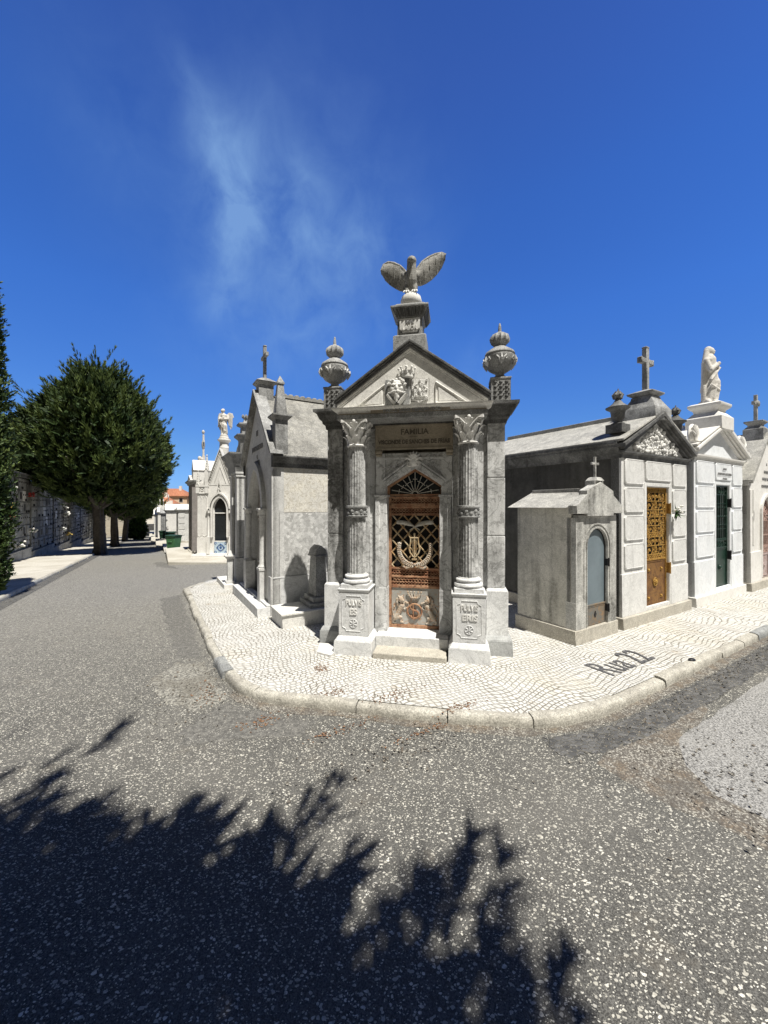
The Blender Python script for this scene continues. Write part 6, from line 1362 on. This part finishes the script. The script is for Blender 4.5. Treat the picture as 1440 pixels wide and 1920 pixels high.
def wall_section(n0, idx, detail=True):
    # local x along +n, local y away from the street (-t)
    label = ('grey marble columbarium section nearest the left cypress', 'second columbarium section along the left pavement', 'third columbarium section, ahead of the big tree', 'columbarium section just behind the trunk of the big tree',
             'columbarium section between the first and second big trees', 'columbarium section beside the second tree trunk', 'columbarium section past the second tree trunk', 'far columbarium section beside the third tree', 'farthest columbarium section near the end wall')[idx]
    z0 = gz(n0+SL/2); root = thing('columbarium_wall', label, 'columbarium', W(-4.62, n0, z0), AW, 'sections of the columbarium')
    mb = MB(); mb.box(0.01,SL-.01,.02,.9,-.6,H0-.12); mb.box(.0,.06,-.05,.02,-.4,H0-.12); mb.build('wall', M['colum'], root)
    mb = MB(); mb.box(0,SL,-.07,.02,-.4,.33); mb.box(0,SL,-.11,.02,.33,.38); mb.build('plinth', M['plate'], root, bevel=.006)
    mb = MB(); mb.box(-.0,SL,-.14,.95,H0-.12,H0-.03); mb.box(-.0,SL,-.20,.95,H0-.03,H0+.03); mb.build('coping', M['dark'], root, bevel=.006)
    rnd = random.Random(100+idx)
    for r_ in range(6):
        for c in range(8):
            x0 = .10+c*.55; z = .42+r_*.485
            mb = MB(); d = rnd.choice((.012,.02,.03)); mb.box(x0,x0+.49,-d,.03,z,z+.43)
            k = rnd.random(); mb.m = 1
            if k < .75:
                for sx in (-1,1): mb.blob((x0+.245+sx*.14,-d-.006,z+.28+rnd.uniform(-.02,.02)), .030,.02,.036, 8, 5)
            elif k < .9: mb.box(x0+.12,x0+.37,-d-.006,-d+.004,z+.08,z+.36)
            if rnd.random() < .35: mb.lathe(x0+rnd.uniform(.1,.4),-d-.05,[(.02,z),(.035,z+.04),(.025,z+.11)], 8)
            mb.m = 0
            mb.build('niche_plate', [M['plate'] if rnd.random() < .75 else M['whitew' if rnd.random() < .3 else 'colum'], M['iron']], root)
    return root
for i in range(9): wall_section(13.4+i*SL, i) if i < 9 else None
for i, (n, z, k, s_, lab) in enumerate(((19.2,2.02,'y',1.5,'yellow and cream flowers low on the nearest columbarium section'),(19.15,1.72,'r',1.2,'red flowers just below the yellow bouquet on the columbarium'),
     (19.7,2.75,'w',1.0,'white flowers high on the nearest columbarium section'),(21.9,2.7,'r',.9,'small red flowers high on the columbarium, beside the section joint'),(20.6,.62,'w',1.2,'white flowers near the ground on the columbarium'),
     (22.3,1.2,'w',1.1,'white flowers at mid height in front of the second columbarium section'),(29.5,2.55,'w',1.3,'topmost white flowers on the sunlit columbarium section behind the trunk'),(29.9,2.1,'w',1.5,'broad white flowers below the topmost white ones'),
     (28.9,1.2,'w',1.2,'white flowers low on the columbarium left of the big trunk'),(30.8,.9,'y',1.1,'yellow flowers close to the foot of the columbarium behind the trunk'))):
    p = W(-4.48, n); bouquet((p[0],p[1],gz(n)+z), k, lab, s_, i)

# ================================================================ trees
def blades(mb, p, ax, L, nb, bl, bw, rnd, spread=.75):
    u = ax.cross(Vector((0,0,1)));  u = u.normalized() if u.length > .1 else Vector((1,0,0)); v = ax.cross(u).normalized()
    V = mb.v; F = mb.f; Mi = mb.mi
    for k in range(nb):
        f = rnd.random(); a = rnd.uniform(0, 6.283); rd = u*math.cos(a)+v*math.sin(a); o = p+ax*(L*f); d = (ax*(.55+.5*f)+rd*spread*(1.15-f*.8)).normalized(); l = bl*(.6+.6*rnd.random())*(1.1-.5*f)
        s_ = d.cross(rd+Vector((.01,.02,.03))).normalized()*bw; i = len(V)
        V.append(tuple(o-s_)); V.append(tuple(o+d*l*.55-s_*.8)); V.append(tuple(o+d*l)); V.append(tuple(o+d*l*.5+s_*.9)); V.append(tuple(o+s_)); F.append((i,i+1,i+2,i+3,i+4)); Mi.append(mb.m)
def broad_conifer(name, label, loc, seed, H=9.15, Rm=3.2, zb=2.65):
    rnd = random.Random(seed); root = thing(name, label, 'tree', loc, 0, 'trees along the left pavement')
    mb = MB()
    stems = [(Vector((0,0,0)), Vector((-.15,.1,2.6)), .25, .19)]+[(Vector((-.12,.06,2.25)), Vector((math.cos(a)*q, math.sin(a)*q, h)), .11, .03) for a, q, h in ((.2,1.5,6.5),(1.3,1.2,7.6),(2.4,1.8,6.0),(3.5,1.3,7.2),(4.5,1.7,6.2),(5.4,1.0,8.2),(.9,2.4,4.6),(2.9,2.5,4.4),(4.9,2.6,4.5))]
    for a, b, r0, r1 in stems:
        pts = []; rs = []
        for i in range(8): f = i/7; q = a+(b-a)*f; q += Vector((math.sin(f*5+b.x)*.05, math.cos(f*4+b.y)*.05, -.2*math.sin(f*PI) if r0 < .2 else 0)); pts.append(tuple(q)); rs.append((r0+(r1-r0)*f)*(1.35 if i == 0 and r0 > .2 else 1))
        mb.tube(pts, rs, 12)
    for k in range(7): a = k*.9; mb.tube([(math.cos(a)*.28,math.sin(a)*.28,-.1),(math.cos(a)*.19,math.sin(a)*.19,.35),(math.cos(a)*.20-.06,math.sin(a)*.20+.03,1.2),(math.cos(a+.2)*.15-.12,math.sin(a+.2)*.15+.07,2.4)], [.10,.07,.06,.05], 7)
    mb.build('trunk', M['bark'], root)
    def env(f):   # crown radius by height fraction
        if f < .30: return Rm*(.40+.60*math.sin(f/.30*PI/2)**1.1)
        return Rm*math.cos((f-.32)/.68*PI/2*.93)**.72
    mb = MB()
    ph1, ph2 = rnd.uniform(0,6), rnd.uniform(0,6)
    def plume(p, ax, L, n, bl, bw):
        for k in range(n):
            f = (k+rnd.random())/n; w_ = (1-f)*.24*L+.02
            u = Vector((rnd.gauss(0,1),rnd.gauss(0,1),rnd.gauss(0,1))); u = (u-ax*u.dot(ax)).normalized()
            q = p+ax*L*f+u*w_*rnd.random(); d = (ax*1.0+u*.55*(1-f)).normalized(); blades(mb, q, d, .22*L*(1.2-f), 10, bl, bw, rnd, .40)
    N_ = 660
    for k in range(N_):
        f = ((k+.5)/N_)**.92; a = k*2.39996+rnd.uniform(-.15,.15); lump = 1+.12*math.sin(3*a+ph1+f*4)+.09*math.sin(5*a+ph2-f*7)+.05*math.sin(11*a+f*19); q = env(f)*lump*(rnd.uniform(.86,1.0) if rnd.random() < .72 else rnd.uniform(.45,.8))
        z = zb+(H-zb)*f*.95; q = max(.05, q-.35); p = Vector((math.cos(a)*q, math.sin(a)*q, z-.3)); up = .75+1.0*f; ax = Vector((math.cos(a), math.sin(a), up+rnd.uniform(-.2,.25))).normalized()
        L = rnd.uniform(.65,1.2)*(1.5 if rnd.random() < .13 else 1); plume(p, ax, L, 15, .22, .0125)
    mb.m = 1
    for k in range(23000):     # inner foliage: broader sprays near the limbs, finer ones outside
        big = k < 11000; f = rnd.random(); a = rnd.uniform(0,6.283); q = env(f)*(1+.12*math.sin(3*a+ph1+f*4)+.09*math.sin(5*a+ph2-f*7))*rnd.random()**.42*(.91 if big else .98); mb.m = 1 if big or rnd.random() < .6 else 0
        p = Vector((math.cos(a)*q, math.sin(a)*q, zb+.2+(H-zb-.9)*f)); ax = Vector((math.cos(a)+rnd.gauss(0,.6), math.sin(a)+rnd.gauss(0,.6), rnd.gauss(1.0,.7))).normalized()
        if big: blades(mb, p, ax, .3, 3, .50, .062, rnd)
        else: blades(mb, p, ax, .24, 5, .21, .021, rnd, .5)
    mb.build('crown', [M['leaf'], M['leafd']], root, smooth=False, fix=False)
    return root
def TP(n, t=-2.2): p = W(t, n); return (p[0], p[1], gz(n)-.1)
tree = broad_conifer('conifer_tree', 'big dark conifer with spiky rounded crown in front of the columbarium, nearest of its row', TP(23.3), 4)
dup(tree, TP(32.2), 2.1, 'second big conifer of the row, trunk just right of the nearest one', (.92,.92,.9))
dup(tree, TP(43), 4.0, 'third big conifer of the row along the left street', (.92,.92,.88))
dup(tree, TP(54), 1.0, 'fourth big conifer, far down the left street', (.9,.9,.85))
dup(tree, TP(65), 5.0, 'farthest conifer at the end of the left street', (.95,.95,.85))
dup(tree, (TP(-1.5,-2.4)[0]-.66, TP(-1.5,-2.4)[1]-.96, TP(0)[2]), 5.2, 'conifer standing behind the photographer that throws the large foreground shadow', (1.2,1.2,1.02))
def cypress(name, label, loc, seed, H, Rm, nplume=900, bl=.085, bw=.011, mats=('leafc','leaf'), group=None, zb=.08):
    rnd = random.Random(seed); root = thing(name, label, 'tree', loc, 0, group)
    mb = MB(); mb.tube([(0,0,-.1),(0.02,0,H*.4),(0,0,H*.93)], [.11,.08,.01], 10); mb.build('trunk', M['bark'], root)
    mb = MB()
    for k in range(nplume):
        f = (k+.5)/nplume; a = k*2.39996; prof = min(1, .72+f*2.2)*(1-max(0,(f-.25)/.75)**1.7)**.8
        q = Rm*prof*(1+.13*math.sin(a*3+f*22)+.10*math.sin(a*2-f*31))*rnd.uniform(.72,1.02); z = zb+(H-zb)*f
        p = Vector((math.cos(a)*q*.85, math.sin(a)*q*.85, z)); ax = Vector((math.cos(a)*.55, math.sin(a)*.55, 1.0)).normalized(); L = rnd.uniform(.16,.34)*(H/6.5)**.5; mb.m = 0 if rnd.random() < .75 else 1
        for j in range(7):
            g = rnd.random(); u = Vector((rnd.gauss(0,1),rnd.gauss(0,1),rnd.gauss(0,1))); blades(mb, p+ax*L*g*.8+u*.03, (ax+u*.22).normalized(), .07, 5, bl, bw, rnd, .8)
    mb.m = 1
    for k in range(nplume*3):
        f = rnd.random(); a = rnd.uniform(0,6.283); prof = min(1, .7+f*2.2)*(1-max(0,(f-.25)/.75)**1.7)**.8; q = Rm*prof*math.sqrt(rnd.random())*.85
        blades(mb, Vector((math.cos(a)*q, math.sin(a)*q, zb+(H-zb-.2)*f)), Vector((rnd.gauss(0,1),rnd.gauss(0,1),rnd.gauss(.6,1))).normalized(), .1, 2, bl*2.2, bw*3.2, rnd)
    mb.build('crown', [M[mats[0]], M[mats[1]]], root, smooth=False, fix=False); return root
p = W(-2.62, 10.0); cypress('cypress_tree', 'narrow bright green cypress cut by the left edge of the photo', (p[0]-.08,p[1]-.05,gz(10)-.02), 5, 6.1, .40)
p = W(-1.3, 47); cypress('conical_cypress', 'small light green conical cypress beneath the far conifers', (p[0],p[1],gz(47)-.1), 6, 3.3, .85, 300, .2, .03, ('leaflt','leaflt'))
mb = MB(); mb.box(-.05,.05,-.05,.05,0,1.55); mb.frus((-.05,.05,-.05,.05),1.55,(-.02,.02,-.02,.02),1.60); p = W(-3.2, 9.3); o = mb.build('wooden_post', M['plinth'], None, bevel=.004); o.location = (p[0]+.35,p[1],gz(9.3)); tag(o, 'short pale post half hidden in the cypress at the left edge', 'post')

# ================================================================ end of the street: wall, houses
mb = MB(); mb.box(-1.8,1.8,-.1,.3,-.5,1.5); mb.box(-1.95,1.95,-.18,.38,1.5,1.62); mb.mould([(-1.8,-.1),(1.8,-.1)], [(0,.1),(.05,.1),(.05,.25),(0,.3)])
e = thing('end_wall', 'low white wall closing the far end of the left street', 'wall', W(-.2, 66, gz(66)), AL+PI/2)
mb.build('wall', M['houseW'], e, bevel=.01)
for k in range(5): mb = MB(); mb.box(-1.75+.74*k,-1.75+.74*k+.12,-.16,-.1,-.3,1.5); mb.build('pilaster', M['houseW'], e, bevel=.006)
def house(label, x, y, z, rz, w_, d, h, wallm, roofh, win=(3,2)):
    r = thing('house', label, 'house', (x,y,z), rz); mb = MB(); mb.box(-w_/2,w_/2,0,d,-8,h); wl = mb.build('wall', M[wallm], r)
    mb = MB(); mb.frus((-w_/2-.4,w_/2+.4,-.4,d+.4), h, (-w_*.22,w_*.22,d*.42,d*.58), h+roofh); mb.box(-w_/2-.45,w_/2+.45,-.45,d+.45,h-.12,h); rf = mb.build('roof', M['tile'], r)
    mb = MB(); mb.box(w_*.2,w_*.2+.7,d*.3,d*.3+.7,h+.2,h+roofh+.8); mb.build('chimney', M['houseW'], rf)
    for i in range(win[0]):
        for j in range(win[1]):
            cx = -w_/2+w_*(i+.5)/win[0]; zz = h-1.9-j*2.8; mb = MB(); frame_rect(mb,cx-.6,cx+.6,zz-.1,zz+1.3,.1,-.06,.02); f = mb.build('window', M['houseW'], wl); mb = MB(); mb.box(cx-.5,cx+.5,-.02,.01,zz,zz+1.2); mb.build('pane', M['glass'], f)
for a in (('white house with orange roof left of the far rooftops', -62, 104, -5, R(20), 9, 8, 7.2, 'houseW', 2.2), ('peach house with broad orange roof, middle of the far rooftops', -66, 118, -5, R(12), 10, 9, 9.6, 'houseP', 2.4),
          ('white house with orange roof rising behind the row of small tombs', -59, 121, -5, R(-8), 8, 8, 9.4, 'houseW', 2.0), ('low white house with orange roof, farthest right of the far rooftops', -50, 112, -5, R(5), 9, 8, 8.2, 'houseP', 1.8),
          ('small white block house right behind the white end wall', -51, 88, -5, R(25), 7, 7, 5.6, 'houseW', 1.4)): house(*a)

# ================================================================ street name and litter on the corner pavement
def street_name():
    # baseline runs along the right-hand street, letters point to the tombs
    o = text('Rua 22', .42, 0, 0, 0, M['black_basalt'], None, 'street_name', depth=.0016, bold=.001, xs=.72, align='LEFT', flat=True)
    p = W(*STREET); o.location = (p[0], p[1], .0035); o.rotation_euler = (0,0,AR); tag(o, 'street name Rua 22 set in dark stone letters in the pale cobbles', 'lettering'); return o
STREET = (3.68, 1.975)
sn = street_name()
def litter(name, label, mat, spots, n, size, seed, th=.004):
    rnd = random.Random(seed); mb = MB()
    for k in range(n):
        t, n_, rt, rn, z = rnd.choice(spots); t += rnd.gauss(0,rt); n_ += rnd.gauss(0,rn); a = rnd.uniform(0,6.28); s_ = size*rnd.uniform(.4,1.4); q = W(t,n_,z+gz(n_))
        c, s2 = math.cos(a)*s_, math.sin(a)*s_; e = .25+.5*rnd.random()
        mb.add([(q[0]+c,q[1]+s2,q[2]+.002),(q[0]-s2*e,q[1]+c*e,q[2]+th*rnd.random()+.002),(q[0]-c,q[1]-s2,q[2]+.002),(q[0]+s2*e,q[1]-c*e,q[2]+.001)], [(0,1,2,3)])
    o = mb.build(name, mat, None, smooth=False, fix=False); o['kind'] = 'stuff'; return o
litter('fallen_needles', '', M['brown_litter'], [(1.75,2.72,.12,.05,0),(1.35,3.05,.10,.04,0),(2.1,2.3,.1,.03,0),(1.25,2.62,.18,.03,-.073),(.72,3.05,.08,.05,-.073),(1.75,2.28,.16,.02,-.073),(1.42,3.55,.05,.05,0),(.42,3.75,.06,.15,-.073),(2.9,3.15,.12,.12,0),(3.2,3.6,.1,.2,0)], 900, .010, 1)
litter('stone_chips', '', M['rubble'], [(4.2,1.50,1.0,.05,-.072),(3.1,.9,.35,.30,-.073),(2.75,.3,.2,.4,-.073),(.35,3.9,.25,.35,-.073),(1.5,2.2,.4,.12,-.073),(5.6,1.5,1.0,.05,-.072)], 1500, .011, 2, .012)
for i, (t, n_) in enumerate(((4.62,1.66),(3.55,.62),(4.15,.95))):
    pass
mb = MB(); mb.blob((0,0,0), .05,.03,.022, 9, 6); q = W(4.75,1.745,.004); o = mb.build('loose_stone', M['iron'], None); o.location = (q[0],q[1],.012); o.rotation_euler = (.1,.1,.5); tag(o, 'black loose stone lying on the pale kerb of the right street', 'stone')
